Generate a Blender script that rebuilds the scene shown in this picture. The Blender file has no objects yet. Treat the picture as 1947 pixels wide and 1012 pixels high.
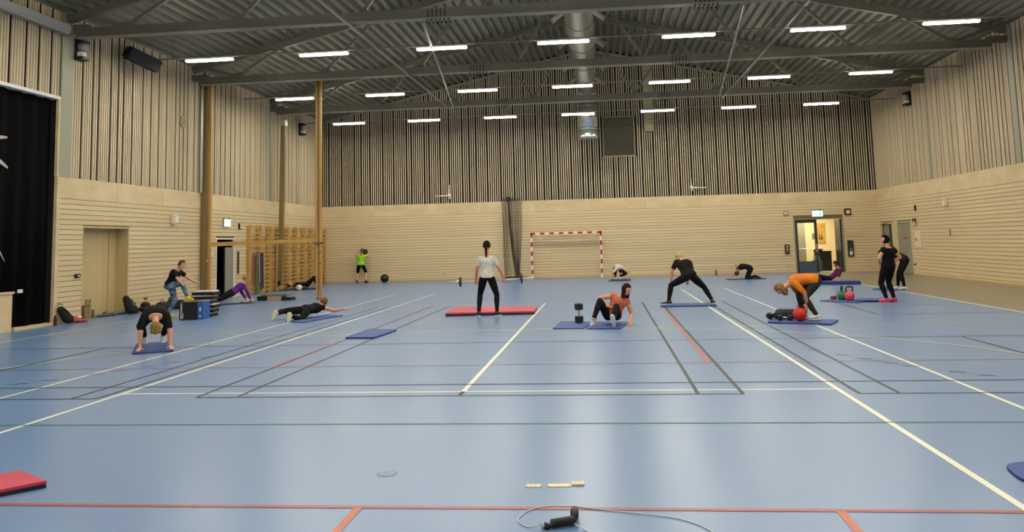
import bpy, bmesh, math, random
from mathutils import Vector, Matrix
random.seed(7)
SC = bpy.context.scene
COL = SC.collection
V = Vector
PI = math.pi

# ------------------------------------------------------------------ camera
cam_d = bpy.data.cameras.new('camera'); cam = bpy.data.objects.new('camera', cam_d); COL.objects.link(cam)
r_ = V((0.99375717, 0.10848083, -0.02604983)); u_ = V((0.0372618, -0.10264613, 0.99401978)); f_ = V((-0.10515818, 0.98878495, 0.10604752))
M = Matrix((r_, u_, -f_)).transposed().to_4x4()
M.translation = V((0, 0, 1.668)); cam.matrix_world = M
cam_d.sensor_fit = 'HORIZONTAL'; cam_d.sensor_width = 36.0
cam_d.lens = 1595.0 / 1947.0 * 36.0
cam_d.shift_y = -(506.0 - 290.95) / 1947.0
cam_d.clip_end = 200
SC.camera = cam

# ------------------------------------------------------------------ world, exposure
w = bpy.data.worlds.new('world'); SC.world = w; w.use_nodes = True
w.node_tree.nodes['Background'].inputs[0].default_value = (0.9, 0.95, 1.0, 1); w.node_tree.nodes['Background'].inputs[1].default_value = 0.02
SC.view_settings.view_transform = 'Standard'; SC.view_settings.look = 'None'
SC.view_settings.gamma = 1.0; SC.view_settings.use_curve_mapping = False
SC.view_settings.exposure = 2.02
LAMP_EMIT = 40.0
try:
    SC.cycles.use_denoising = True
    SC.cycles.sample_clamp_indirect = 8.0
    SC.cycles.max_bounces = 8
except Exception:
    pass

# ------------------------------------------------------------------ dimensions
XL, XR, YB, YF = -13.1, 11.95, 38.4, -5.0
ZL = 3.02           # top of horizontal boards
ZP = 3.55           # top of plywood band
EAVE, RIDGE, XRIDGE = 7.62, 10.5, -0.55
TRUSS_Y = [19.15, 25.55, 32.0]
def roof_z(x):
    return RIDGE - (RIDGE - EAVE) * abs(x - XRIDGE) / (12.55)

# ------------------------------------------------------------------ materials
def lin(c):
    return tuple(((v / 255.0) / 12.92 if v / 255.0 <= 0.04045 else ((v / 255.0 + 0.055) / 1.055) ** 2.4) for v in c)
MATS = {}
def mat(name, rgb, rough=0.5, metal=0.0, emit=0.0, var=0.0, scale=(4, 4, 4), objvar=0.0, bump=0.0, spec=0.5, rgb2=None, alpha=None, coat=0.0):
    if name in MATS: return MATS[name]
    m = bpy.data.materials.new(name); m.use_nodes = True; nt = m.node_tree; b = nt.nodes['Principled BSDF']
    c = lin(rgb) + (1,)
    b.inputs['Base Color'].default_value = c; b.inputs['Roughness'].default_value = rough; b.inputs['Metallic'].default_value = metal
    b.inputs['Specular IOR Level'].default_value = spec
    if coat: b.inputs['Coat Weight'].default_value = coat; b.inputs['Coat Roughness'].default_value = 0.15
    if emit: b.inputs['Emission Color'].default_value = c; b.inputs['Emission Strength'].default_value = emit
    if alpha is not None: b.inputs['Alpha'].default_value = alpha
    if var or objvar or bump:
        tc = nt.nodes.new('ShaderNodeTexCoord'); mp = nt.nodes.new('ShaderNodeMapping'); mp.inputs['Scale'].default_value = scale
        nz = nt.nodes.new('ShaderNodeTexNoise'); nz.inputs['Scale'].default_value = 1.0; nz.inputs['Detail'].default_value = 5
        nt.links.new(tc.outputs['Object'], mp.inputs['Vector'])
        if objvar:
            oi = nt.nodes.new('ShaderNodeObjectInfo'); ad = nt.nodes.new('ShaderNodeVectorMath'); ad.operation = 'MULTIPLY_ADD'
            ad.inputs[1].default_value = (37, 53, 71)
            cb = nt.nodes.new('ShaderNodeCombineXYZ')
            for i in range(3): nt.links.new(oi.outputs['Random'], cb.inputs[i])
            nt.links.new(cb.outputs[0], ad.inputs[0]); nt.links.new(mp.outputs[0], ad.inputs[2]); nt.links.new(ad.outputs[0], nz.inputs['Vector'])
        else:
            nt.links.new(mp.outputs[0], nz.inputs['Vector'])
        mx = nt.nodes.new('ShaderNodeMix'); mx.data_type = 'RGBA'
        c2 = lin(rgb2) + (1,) if rgb2 else tuple(x * (1 - var) for x in c[:3]) + (1,)
        mx.inputs[6].default_value = c; mx.inputs[7].default_value = c2
        mr = nt.nodes.new('ShaderNodeMapRange'); mr.inputs[1].default_value = 0.35; mr.inputs[2].default_value = 0.68
        nt.links.new(nz.outputs['Fac'], mr.inputs[0]); nt.links.new(mr.outputs[0], mx.inputs[0])
        out = mx.outputs[2]
        if objvar:
            m2 = nt.nodes.new('ShaderNodeMix'); m2.data_type = 'RGBA'; m2.blend_type = 'MULTIPLY'; m2.inputs[0].default_value = 1
            mr2 = nt.nodes.new('ShaderNodeMapRange'); mr2.inputs[3].default_value = 1 - objvar; mr2.inputs[4].default_value = 1.0
            nt.links.new(oi.outputs['Random'], mr2.inputs[0]); nt.links.new(out, m2.inputs[6]); nt.links.new(mr2.outputs[0], m2.inputs[7]); out = m2.outputs[2]
        nt.links.new(out, b.inputs['Base Color'])
        if emit: nt.links.new(out, b.inputs['Emission Color'])
        if bump:
            bp = nt.nodes.new('ShaderNodeBump'); bp.inputs['Strength'].default_value = bump; bp.inputs['Distance'].default_value = 0.01
            nt.links.new(nz.outputs['Fac'], bp.inputs['Height']); nt.links.new(bp.outputs[0], b.inputs['Normal'])
    MATS[name] = m
    return m
BOARD = mat('pale pine board', (226, 203, 160), 0.55, var=0.10, scale=(0.5, 0.5, 14), objvar=0.07)
SLAT = mat('whitewashed slat', (226, 205, 171), 0.6, var=0.12, scale=(6, 6, 0.6), objvar=0.16)
PLY = mat('birch plywood', (226, 204, 162), 0.55, var=0.10, scale=(1.1, 1.1, 2.5), objvar=0.06, rgb2=(212, 186, 144))
BACKING = mat('dark acoustic felt', (22, 18, 20), 0.95)
GROOVE = mat('groove backing board', (120, 96, 66), 0.8)  # backing board, darker brown than the boards in front
STEEL = mat('grey painted steel', (100, 97, 84), 0.45, var=0.08, scale=(1, 1, 1))
STEELB = mat('light flange paint', (132, 127, 112), 0.45)
DECK = mat('galvanised roof deck', (118, 114, 100), 0.5, metal=0.1, var=0.12, scale=(1.5, 0.4, 1.5))
GREYCOL = mat('grey green column paint', (158, 156, 134), 0.5)
WOOD = mat('yellow pine', (206, 164, 92), 0.45, var=0.22, scale=(9, 9, 0.7), rgb2=(176, 126, 60))
WOODH = mat('yellow pine beam', (212, 172, 98), 0.45, var=0.22, scale=(0.7, 9, 9), rgb2=(184, 136, 70))
WOODD = mat('aged olive pine', (134, 112, 70), 0.5, var=0.2, scale=(9, 9, 0.7))
VENEER = mat('ash veneer', (206, 182, 132), 0.45, var=0.12, scale=(5, 5, 0.5))
WHITE = mat('white paint', (232, 230, 222), 0.4)
CREAM = mat('cream wall', (240, 226, 180), 0.7)
BLACK = mat('black plastic', (14, 14, 15), 0.45)
CLOTH_LOBBYDARK = mat('black curtain and lobby dark', (7, 6, 6), 0.95, var=0.3, scale=(3, 3, 0.3), spec=0.1)  # curtain cloth; also gives the unlit lobby its painted darkness
CHROME = mat('polished galvanised metal', (200, 202, 198), 0.22, metal=0.9)
DUCT = mat('galvanised duct', (112, 110, 98), 0.45, metal=0.25, var=0.1, scale=(3, 3, 3))
GREYDOOR = mat('grey door paint', (140, 136, 120), 0.45)
DARKFRAME = mat('dark grey door frame', (40, 44, 48), 0.4)
BLUEPANEL = mat('blue grey door panel', (62, 80, 100), 0.4)
TUBE = mat('lit diffuser', (255, 250, 232), 0.4, emit=LAMP_EMIT)
TUBE_SIDE = mat('lit diffuser side', (255, 250, 232), 0.4, emit=12.0)
RUBBER = mat('black rubber', (22, 22, 24), 0.55)
IRON = mat('cast iron', (30, 30, 32), 0.4)
MATBLUE = mat('blue foam mat', (54, 80, 152), 0.6, var=0.1, scale=(6, 6, 6))
MATDARK = mat('dark grey foam mat', (44, 48, 56), 0.6)
MATRED = mat('red vinyl mat', (206, 62, 92), 0.4, var=0.06, scale=(3, 3, 3))
REDP = mat('red paint', (190, 26, 36), 0.4)
SKIN = mat('skin', (222, 158, 128), 0.55, var=0.06, scale=(9, 9, 9))
LIP = mat('lip', (176, 84, 80), 0.5)
EYE = mat('eye', (28, 20, 16), 0.2)

# ------------------------------------------------------------------ mesh helpers
def new_obj(name, bm, m=None, parent=None, smooth=False, loc=None):
    me = bpy.data.meshes.new(name); bm.normal_update(); bm.to_mesh(me); bm.free()
    for mm in (m if isinstance(m, (list, tuple)) else [m]):
        if mm: me.materials.append(mm)
    if smooth:
        for p in me.polygons: p.use_smooth = True
    o = bpy.data.objects.new(name, me); COL.objects.link(o)
    if parent: o.parent = parent
    if loc is not None: o.location = loc
    return o
def tag(o, label, cat, group=None):
    o['label'] = label; o['category'] = cat
    if group: o['group'] = group
    return o
def thing(name, label, cat, loc=(0, 0, 0), rz=0.0, group=None):
    o = bpy.data.objects.new(name, None); COL.objects.link(o); o.location = loc; o.rotation_euler = (0, 0, rz); o.empty_display_size = 0.1
    return tag(o, label, cat, group)
def struct(o):
    o['kind'] = 'structure'; return o
def B(): return bmesh.new()
def box(bm, x0, x1, y0, y1, z0, z1, mi=0):
    vs = [bm.verts.new(p) for p in ((x0, y0, z0), (x1, y0, z0), (x1, y1, z0), (x0, y1, z0), (x0, y0, z1), (x1, y0, z1), (x1, y1, z1), (x0, y1, z1))]
    for f in ((0, 3, 2, 1), (4, 5, 6, 7), (0, 1, 5, 4), (1, 2, 6, 5), (2, 3, 7, 6), (3, 0, 4, 7)):
        fc = bm.faces.new([vs[i] for i in f]); fc.material_index = mi
    return vs
def mbox(name, m, parent, x0, x1, y0, y1, z0, z1, bev=0.0):
    bm = B(); box(bm, x0, x1, y0, y1, z0, z1)
    if bev: bmesh.ops.bevel(bm, geom=bm.edges[:], offset=bev, segments=2, affect='EDGES', profile=0.5)
    return new_obj(name, bm, m, parent)
def frame(t, hint=V((0, 0, 1))):
    t = t.normalized()
    if abs(t.dot(hint.normalized())) > 0.98: hint = V((1, 0, 0)) if abs(t.x) < 0.9 else V((0, 1, 0))
    a = hint.cross(t).normalized(); b = t.cross(a).normalized()
    return a, b
def loft(bm, secs, n=12, mi=0, cap=True, power=1.0):
    """secs: (centre, side vec, front vec, half-width, half-depth)"""
    rings = []
    for c, a, b, ra, rb in secs:
        ring = []
        for i in range(n):
            t = 2 * PI * i / n; ct, st = math.cos(t), math.sin(t)
            if power != 1.0:
                ct = math.copysign(abs(ct) ** power, ct); st = math.copysign(abs(st) ** power, st)
            ring.append(bm.verts.new(c + a * (ra * ct) + b * (rb * st)))
        rings.append(ring)
    for r0, r1 in zip(rings, rings[1:]):
        for i in range(n):
            f = bm.faces.new((r0[i], r0[(i + 1) % n], r1[(i + 1) % n], r1[i])); f.material_index = mi
    if cap:
        f = bm.faces.new(rings[0][::-1]); f.material_index = mi
        f = bm.faces.new(rings[-1]); f.material_index = mi
def tube(bm, pts, r, n=8, mi=0, closed=False):
    pts = [V(p) for p in pts]; rs = r if isinstance(r, (list, tuple)) else [r] * len(pts)
    secs = []; pa = None
    for i, p in enumerate(pts):
        t = (pts[min(i + 1, len(pts) - 1)] - pts[max(i - 1, 0)])
        if pa is None: a, b = frame(t)
        else:
            tn = t.normalized(); a = (pa - tn * pa.dot(tn)).normalized(); b = tn.cross(a)
        pa = a
        secs.append((p, a, b, rs[i], rs[i]))
    loft(bm, secs, n, mi)
def bar(bm, p, q, wd, hg, mi=0, up=V((0, 0, 1))):
    p, q = V(p), V(q); a, b = frame(q - p, up)
    vs = []
    for c in (p, q):
        for sa, sb in ((-1, -1), (1, -1), (1, 1), (-1, 1)):
            vs.append(bm.verts.new(c + a * (sa * wd / 2) + b * (sb * hg / 2)))
    for f in ((0, 3, 2, 1), (4, 5, 6, 7), (0, 1, 5, 4), (1, 2, 6, 5), (2, 3, 7, 6), (3, 0, 4, 7)):
        fc = bm.faces.new([vs[i] for i in f]); fc.material_index = mi
def capsule(bm, p, q, r0, r1, n=12):
    p, q = V(p), V(q); t = (q - p); L = t.length
    if L < 1e-5: t = V((0, 0, 1))
    t = t.normalized(); a, b = frame(t); secs = []
    for k in (-0.96, -0.75, -0.4): secs.append((p + t * (r0 * k), a, b, r0 * math.sqrt(1 - k * k), r0 * math.sqrt(1 - k * k)))
    secs.append((p, a, b, r0, r0)); secs.append((q, a, b, r1, r1))
    for k in (0.4, 0.75, 0.96): secs.append((q + t * (r1 * k), a, b, r1 * math.sqrt(1 - k * k), r1 * math.sqrt(1 - k * k)))
    loft(bm, secs, n)
def ellipsoid(bm, c, a, b, d, ra, rb, rd, n=14, m=9, mi=0):
    """axes a,b,d unit vectors"""
    secs = []
    for i in range(m):
        ph = -PI / 2 + PI * (i + 0.5) / m
        secs.append((c + d * (rd * math.sin(ph)), a, b, ra * math.cos(ph), rb * math.cos(ph)))
    loft(bm, secs, n, mi)
def sphere(bm, c, r, n=20, mi=0):
    ellipsoid(bm, V(c), V((1, 0, 0)), V((0, 1, 0)), V((0, 0, 1)), r, r, r, n, 13, mi)
def lathe(bm, prof, n=24, c=(0, 0, 0), axis=(0, 0, 1), mi=0):
    c = V(c); ax = V(axis).normalized(); a, b = frame(ax, V((0, 1, 0)))
    loft(bm, [(c + ax * z, a, b, max(r, 1e-4), max(r, 1e-4)) for r, z in prof], n, mi)
def ensure_object_mode(): pass
DG = None
def remesh(name, bm, voxel, m, parent=None, smooth=2, dec=None):
    bmesh.ops.recalc_face_normals(bm, faces=bm.faces[:])
    me = bpy.data.meshes.new('tmp'); bm.to_mesh(me); bm.free()
    o = bpy.data.objects.new('tmp', me); COL.objects.link(o)
    md = o.modifiers.new('r', 'REMESH'); md.mode = 'VOXEL'; md.voxel_size = voxel
    if smooth:
        s = o.modifiers.new('s', 'SMOOTH'); s.factor = 0.5; s.iterations = smooth
    if dec:
        d = o.modifiers.new('d', 'DECIMATE'); d.ratio = dec
    dg = bpy.context.evaluated_depsgraph_get(); dg.update()
    me2 = bpy.data.meshes.new_from_object(o.evaluated_get(dg))
    bpy.data.objects.remove(o); bpy.data.meshes.remove(me)
    me2.name = name; me2.materials.clear()
    for mm in (m if isinstance(m, (list, tuple)) else [m]): me2.materials.append(mm)
    for p in me2.polygons: p.use_smooth = True; p.material_index = 0
    o2 = bpy.data.objects.new(name, me2); COL.objects.link(o2)
    if parent: o2.parent = parent
    return o2

# ================================================================== FLOOR
def floor_material():
    m = bpy.data.materials.new('blue sports floor'); m.use_nodes = True; nt = m.node_tree; b = nt.nodes['Principled BSDF']
    tc = nt.nodes.new('ShaderNodeTexCoord')
    nz = nt.nodes.new('ShaderNodeTexNoise'); nz.inputs['Scale'].default_value = 0.35; nz.inputs['Detail'].default_value = 3
    nt.links.new(tc.outputs['Object'], nz.inputs['Vector'])
    mx = nt.nodes.new('ShaderNodeMix'); mx.data_type = 'RGBA'
    mx.inputs[6].default_value = lin((108, 138, 182)) + (1,); mx.inputs[7].default_value = lin((114, 143, 185)) + (1,)
    nt.links.new(nz.outputs['Fac'], mx.inputs[0]); nt.links.new(mx.outputs[2], b.inputs['Base Color'])
    n2 = nt.nodes.new('ShaderNodeTexNoise'); n2.inputs['Scale'].default_value = 1.6; n2.inputs['Detail'].default_value = 4
    nt.links.new(tc.outputs['Object'], n2.inputs['Vector'])
    mr = nt.nodes.new('ShaderNodeMapRange'); mr.inputs[3].default_value = 0.29; mr.inputs[4].default_value = 0.30
    nt.links.new(n2.outputs['Fac'], mr.inputs[0]); nt.links.new(mr.outputs[0], b.inputs['Roughness'])
    b.inputs['Specular IOR Level'].default_value = 0.44
    return m
FLOORM = floor_material()
floor = struct(mbox('floor', FLOORM, None, XL - 1.6, XR + 3.0, YF - 0.2, YB + 5.0, -0.1, 0.0))
zc = [0.0]
def strip(name, m, pts, wd, z=None):
    """painted line on the floor along a polyline"""
    bm = B(); zc[0] += 0.00006
    zz = 0.0012 + zc[0] if z is None else z
    for p, q in zip(pts, pts[1:]):
        p, q = V((p[0], p[1], 0)), V((q[0], q[1], 0)); t = (q - p).normalized(); n = V((-t.y, t.x, 0)) * wd / 2
        vs = [bm.verts.new(c + V((0, 0, zz))) for c in (p - n, q - n, q + n, p + n)]
        bm.faces.new(vs)
    return new_obj(name, bm, m, floor)
LW = mat('white line paint', (238, 236, 214), 0.35)
LK = mat('black line paint', (30, 30, 32), 0.5)
LG = mat('green line paint', (30, 122, 82), 0.5)
LD = mat('dark green line paint', (30, 50, 50), 0.55)
LR = mat('red line paint', (168, 66, 62), 0.35)
LO = mat('orange red line paint', (190, 84, 62), 0.35)
LY = mat('pale yellow line paint', (222, 214, 164), 0.35)
GREYF = mat('grey brown floor strip', (136, 126, 108), 0.36, var=0.05, scale=(0.6, 0.6, 0.6))
# grey-brown floor outside the right border line
bm = B(); box(bm, 8.36, XR, 12.0, YB, -0.0005, 0.0008); new_obj('floor_border_strip', bm, GREYF, floor)
S = strip
for x, ye in ((-5.75, 28.1), (-7.13, 28.3), (2.45, 28.1), (3.84, 28.3)):
    S('court_line', LW, [(x, 2.0), (x, ye)], 0.055 if x in (-5.75, 2.45) else 0.05)
S('court_line', LW, [(-7.13, 28.3), (3.84, 28.3)], 0.03)
S('court_line', LW, [(-5.75, 9.62), (2.45, 9.62)], 0.05)
S('court_line', LW, [(-1.65, 9.64), (-1.65, 23.0)], 0.055); S('court_line', LK, [(-1.65, 9.34), (-1.65, 9.62)], 0.05)
S('court_line', LW, [(-5.75, 23.0), (2.45, 23.0)], 0.04)
for x in (-4.69, -4.21, 0.94, 1.41):
    S('court_line', LK, [(x, 9.36), (x, 22.8)], 0.042)
for x in (-6.2, -5.88, 2.6, 3.0):
    S('court_line', LK, [(x, 9.32), (x, 22.7)], 0.038)
S('court_line', LK, [(-4.69, 9.36), (1.43, 9.36)], 0.035)
S('court_line', LK, [(-9.6, 9.3), (-5.86, 9.32)], 0.035); S('court_line', LK, [(2.58, 9.33), (8.1, 9.33)], 0.035)
S('court_line', LG, [(-9.5, 7.93), (6.5, 7.93)], 0.035)
S('court_line', LD, [(-9.8, 10.1), (7.6, 10.1)], 0.04)
S('court_line', LD, [(-10.8, 14.25), (8.3, 14.25)], 0.035)
S('court_line', LR, [(-7.0, 5.46), (4.5, 5.46)], 0.05)
for x in (-1.63, 1.36): S('court_line', LO, [(x, 1.0), (x, 5.44)], 0.055)
S('court_line', LR, [(-8.9, 11.67), (6.8, 11.67)], 0.022)
S('court_line', LO, [(-4.72, 11.67), (-4.72, 22.9)], 0.035); S('court_line', LO, [(1.33, 11.67), (1.36, 20.2)], 0.05)
S('court_line', LY, [(-11.4, 16.32), (8.3, 16.32)], 0.045)
arc = []
for i in range(19): a = PI * (0.0 + i / 18 * 0.5); arc.append((-0.15 + 6.0 * math.cos(a), 10.25 + 5.9 * math.sin(a)))
S('court_line', LY, arc, 0.05)
S('court_line', LY, [(-3.15 - (p[0] + 0.15), p[1]) for p in arc] + [], 0.05)
S('court_line', LY, [(-3.15, 16.15), (-0.15, 16.15)], 0.05)
S('court_line', LW, [(-11.6, 6.0), (-11.6, 30.0)], 0.05); S('court_line', LW, [(8.33, 8.0), (8.33, 37.2)], 0.07)
S('court_line', LK, [(5.58, 14.2), (5.58, 9.4)], 0.035); S('court_line', LK, [(5.58, 22.0), (5.55, 18.2)], 0.035); S('court_line', LK, [(-8.8, 14.2), (-8.8, 9.4)], 0.035)
S('court_line', LD, [(5.58, 18.2), (8.2, 18.2)], 0.03); S('court_line', LD, [(2.6, 20.2), (8.2, 20.4)], 0.03)
dash = [(2.2, 13.9), (2.55, 13.4), (2.9, 12.86), (3.13, 12.3), (3.31, 11.9), (3.51, 11.5), (3.67, 11.21), (4.02, 10.72), (4.24, 10.45)]
for x, y in dash:
    S('court_line', LD, [(x, y), (x + 0.17, y - 0.07)], 0.03); S('court_line', LD, [(-3.3 - x, y), (-3.3 - x - 0.17, y - 0.07)], 0.03)
ring = [(-1.65 + 0.075 * math.cos(t * PI / 12), 6.24 + 0.075 * math.sin(t * PI / 12)) for t in range(25)]
sock = thing('floor_socket_lid', 'round blue-grey socket lid flush in the floor in front', 'floor lid', (-1.65, 6.24, 0))
bm = B(); lathe(bm, [(0.066, 0.0), (0.066, 0.0022), (0.064, 0.003)], 28); new_obj('lid', bm, mat('lid blue', (106, 134, 172), 0.35), sock)
bm = B(); lathe(bm, [(0.076, 0.0), (0.076, 0.0018)], 28); new_obj('rim', bm, mat('lid rim', (84, 96, 110), 0.35), sock)
bm = B(); box(bm, -0.014, 0.004, 0.012, 0.02, 0.002, 0.0036); new_obj('latch', bm, mat('lid slot', (50, 60, 70), 0.4), sock)

# ================================================================== CEILING DECK
bm = B(); pitch, dep = 0.29, 0.12
xs = []
x = XL - 0.4; ph = 0
while x < XR + 0.5:
    xs += [(x, 0), (x + 0.11, 0), (x + 0.145, dep), (x + 0.255, dep)]; x += pitch
prev = None
for x, dz in xs:
    z = roof_z(x) + dz
    cur = (bm.verts.new((x, YF, z)), bm.verts.new((x, YB + 0.05, z)))
    if prev: bm.faces.new((prev[0], cur[0], cur[1], prev[1]))
    prev = cur
z0 = 11.2
a = [bm.verts.new(p) for p in ((XL - 0.5, YF, z0), (XR + 0.6, YF, z0), (XR + 0.6, YB + 0.1, z0), (XL - 0.5, YB + 0.1, z0))]; bm.faces.new(a)
ceiling = struct(new_obj('ceiling', bm, DECK))

# ================================================================== WALLS
def wall_from_rects(name, rects, m, axis):
    """rects in (u0,u1,z0,z1); axis 'x' wall plane at constant y etc."""
    bm = B()
    for (a0, a1, z0, z1, c0, c1) in rects:
        if axis == 'y': box(bm, a0, a1, c0, c1, z0, z1)
        else: box(bm, c0, c1, a0, a1, z0, z1)
    return struct(new_obj(name, bm, m))
D3 = (8.42, 10.42, 2.33)                      # back door
wall_back = wall_from_rects('wall_back', [(XL - 0.3, D3[0], 0, 11.2, YB + 0.07, YB + 0.25), (D3[1], XR + 0.3, 0, 11.2, YB + 0.07, YB + 0.25), (D3[0], D3[1], D3[2], 11.2, YB + 0.07, YB + 0.25)], BACKING, 'y')
ST = 18.95                                    # edge of stage opening on the left wall
D1 = (20.05, 22.1, 2.34); D2 = (27.45, 28.8, 2.03)
wall_left = wall_from_rects('wall_left', [(YF, ST, 5.46, 8.6, XL - 0.25, XL - 0.07), (ST, D1[0], 0, 8.6, XL - 0.25, XL - 0.07), (D1[0], D1[1], D1[2], 8.6, XL - 0.25, XL - 0.07),
    (D1[1], D2[0], 0, 8.6, XL - 0.25, XL - 0.07), (D2[0], D2[1], D2[2], 8.6, XL - 0.25, XL - 0.07), (D2[1], YB + 0.1, 0, 8.6, XL - 0.25, XL - 0.07)], BACKING, 'x')
D4 = (36.55, 38.0, 2.05); D5 = (34.5, 35.95, 2.05)
wall_right = wall_from_rects('wall_right', [(YF, D5[0], 0, 8.6, XR + 0.07, XR + 0.25), (D5[0], D5[1], D5[2], 8.6, XR + 0.07, XR + 0.25), (D5[1], D4[0], 0, 8.6, XR + 0.07, XR + 0.25),
    (D4[0], D4[1], D4[2], 8.6, XR + 0.07, XR + 0.25), (D4[1], YB + 0.1, 0, 8.6, XR + 0.07, XR + 0.25)], BACKING, 'x')
wall_front = wall_from_rects('wall_front', [(XL - 0.3, XR + 0.3, 0, 11.2, YF - 0.2, YF)], BOARD, 'y')

def segs(lo, hi, holes, z):
    out = []; c = lo
    for h0, h1, hz in sorted(holes):
        if z < hz + 0.02:
            if h0 > c: out.append((c, h0))
            c = h1
    if hi > c: out.append((c, hi))
    return out
NB = 24; bh = ZL / NB
for wname, wobj, lo, hi, holes, side in (('b', wall_back, XL - 0.02, XR + 0.02, [(D3[0] - 0.06, D3[1] + 0.06, D3[2] + 0.05)], 0),
        ('l', wall_left, ST + 0.1, YB + 0.02, [(D1[0] - 0.03, D1[1] + 0.03, D1[2] + 0.03), (D2[0] - 0.05, D2[1] + 0.05, D2[2] + 0.05)], -1),
        ('r', wall_right, YF, YB + 0.02, [(D4[0] - 0.05, D4[1] + 0.05, D4[2] + 0.05), (D5[0] - 0.05, D5[1] + 0.05, D5[2] + 0.05)], 1)):
    gb = B()
    for k in range(NB):
        z0 = k * bh + 0.006; z1 = (k + 1) * bh - 0.006
        for s0, s1 in segs(lo, hi, holes, z0):
            L = s1 - s0; n = max(1, round(L / 9.0)); 
            for j in range(n):
                a0, a1 = s0 + L * j / n + 0.001, s0 + L * (j + 1) / n - 0.001
                if side == 0: mbox('board', BOARD, wobj, a0, a1, YB, YB + 0.022, z0, z1)
                elif side < 0: mbox('board', BOARD, wobj, XL - 0.022, XL, a0, a1, z0, z1)
                else: mbox('board', BOARD, wobj, XR, XR + 0.022, a0, a1, z0, z1)
    for s0, s1 in segs(lo, hi, holes, 0.5):
        pass
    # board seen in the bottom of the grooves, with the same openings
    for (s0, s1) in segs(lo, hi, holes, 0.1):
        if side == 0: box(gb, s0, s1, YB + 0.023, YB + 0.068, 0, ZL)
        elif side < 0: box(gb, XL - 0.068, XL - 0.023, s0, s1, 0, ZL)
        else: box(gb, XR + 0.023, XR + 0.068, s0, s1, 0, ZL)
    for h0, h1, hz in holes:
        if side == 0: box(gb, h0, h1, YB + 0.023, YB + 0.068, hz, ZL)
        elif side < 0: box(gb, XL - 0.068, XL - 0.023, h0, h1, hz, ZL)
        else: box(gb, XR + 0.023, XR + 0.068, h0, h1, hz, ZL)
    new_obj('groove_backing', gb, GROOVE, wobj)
    # plywood band
    n = max(1, round((hi - lo) / 2.4)); 
    for j in range(n):
        a0, a1 = lo + (hi - lo) * j / n + 0.002, lo + (hi - lo) * (j + 1) / n - 0.002
        for zz0, zz1 in ((ZL + 0.004, ZP),):
            if side == 0: mbox('plywood_panel', PLY, wobj, a0, a1, YB - 0.004, YB + 0.03, zz0, zz1)
            elif side < 0: mbox('plywood_panel', PLY, wobj, XL - 0.03, XL + 0.004, a0, a1, zz0, zz1)
            else: mbox('plywood_panel', PLY, wobj, XR - 0.004, XR + 0.03, a0, a1, zz0, zz1)

# ---- vertical slats
def slat_positions(lo, hi, rnd, pitch=0.098, extra=0.042, lo_n=2, hi_n=7):
    out = []; x = lo; cnt = 0; nxt = rnd.randint(lo_n, hi_n)
    while x < hi - 0.05:
        out.append(x); x += pitch; cnt += 1
        if cnt >= nxt: x += extra; cnt = 0; nxt = rnd.randint(lo_n, hi_n)
    return out
SW, SD, SWB = 0.056, 0.036, 0.042
unit = {}
def slat_mesh(key, h, axis):
    k = (round(h, 2), axis)
    if k not in unit:
        bm = B()
        if axis == 'y': box(bm, 0, SWB, 0, 0.03, 0, h)
        else: box(bm, 0, SD, 0, SW, 0, h)
        me = bpy.data.meshes.new('slat'); bm.to_mesh(me); bm.free(); me.materials.append(SLAT); unit[k] = me
    return unit[k]
rnd = random.Random(3)
GR = (0.1, 1.58, 5.43, 7.29)     # louvre grille
for x in slat_positions(XL + 0.0, XR + 0.03, rnd, 0.098, 0.032, 2, 6):
    top = roof_z(x + 0.03) - 0.01
    parts = [(ZP, top)]
    if GR[0] - 0.03 < x < GR[1]: parts = [(ZP, GR[2] - 0.01), (GR[3] + 0.01, top)]
    for z0, z1 in parts:
        h = round((z1 - z0) * 50) / 50
        o = bpy.data.objects.new('slat', slat_mesh('b', h, 'y')); COL.objects.link(o); o.parent = wall_back; o.location = (x, YB - 0.002, z0)
def side_slats(wobj, X, lo_vis, colgaps, low):
    pos = slat_positions(YF + 0.1, YB - 0.03, rnd, 0.095, 0.066, 2, 5)
    stuff = B()
    for y in pos:
        if any(g0 - 0.04 < y < g1 for g0, g1 in colgaps): continue
        z0 = low(y); z1 = EAVE + (0.02 if X > 0 else 0.02)
        if y >= lo_vis:
            h = round((z1 - z0) * 50) / 50
            o = bpy.data.objects.new('slat', slat_mesh('s', h, 'x')); COL.objects.link(o); o.parent = wobj; o.location = (X if X > 0 else X - SD, y, z0)
        else:
            box(stuff, X if X > 0 else X - SD, X + SD if X > 0 else X, y, y + SW, z0, z1)
    s = new_obj('slat_row', stuff, SLAT, wobj); s['kind'] = 'stuff'
side_slats(wall_left, XL, 15.5, [(18.97, 19.43), (26.0, 26.5), (32.0, 32.3)], lambda y: 5.5 if y < ST - 0.03 else ZP)
side_slats(wall_right, XR, 22.0, [(25.28, 25.62), (31.85, 32.1)], lambda y: ZP)

# ---- columns and trims in the walls
k = 1
for X0, X1, y0, y1 in ((XL - 0.06, XL + 0.02, 18.97, 19.43), (XL - 0.06, XL + 0.02, 26.0, 26.3), (XL - 0.06, XL + 0.02, 32.0, 32.25), (XR - 0.01, XR + 0.06, 25.3, 25.6), (XR - 0.01, XR + 0.06, 31.87, 32.08)):
    struct(mbox('trim_%d' % k, GREYCOL, None, X0, X1, y0, y1, ZP, EAVE)); k += 1
struct(mbox('trim_%d' % k, PLY, None, XL - 0.06, XL + 0.02, ST - 0.02, ST + 0.1, 0, ZP)); k += 1
struct(mbox('trim_%d' % k, PLY, None, XL - 0.05, XL + 0.02, ST - 0.05, ST + 0.02, ZP, 5.42)); k += 1
struct(mbox('trim_%d' % k, WHITE, None, XL - 0.3, XL + 0.03, YF, ST, 5.42, 5.5)); k += 1
BASEM = mat('baseboard oak', (196, 164, 116), 0.5)
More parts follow.
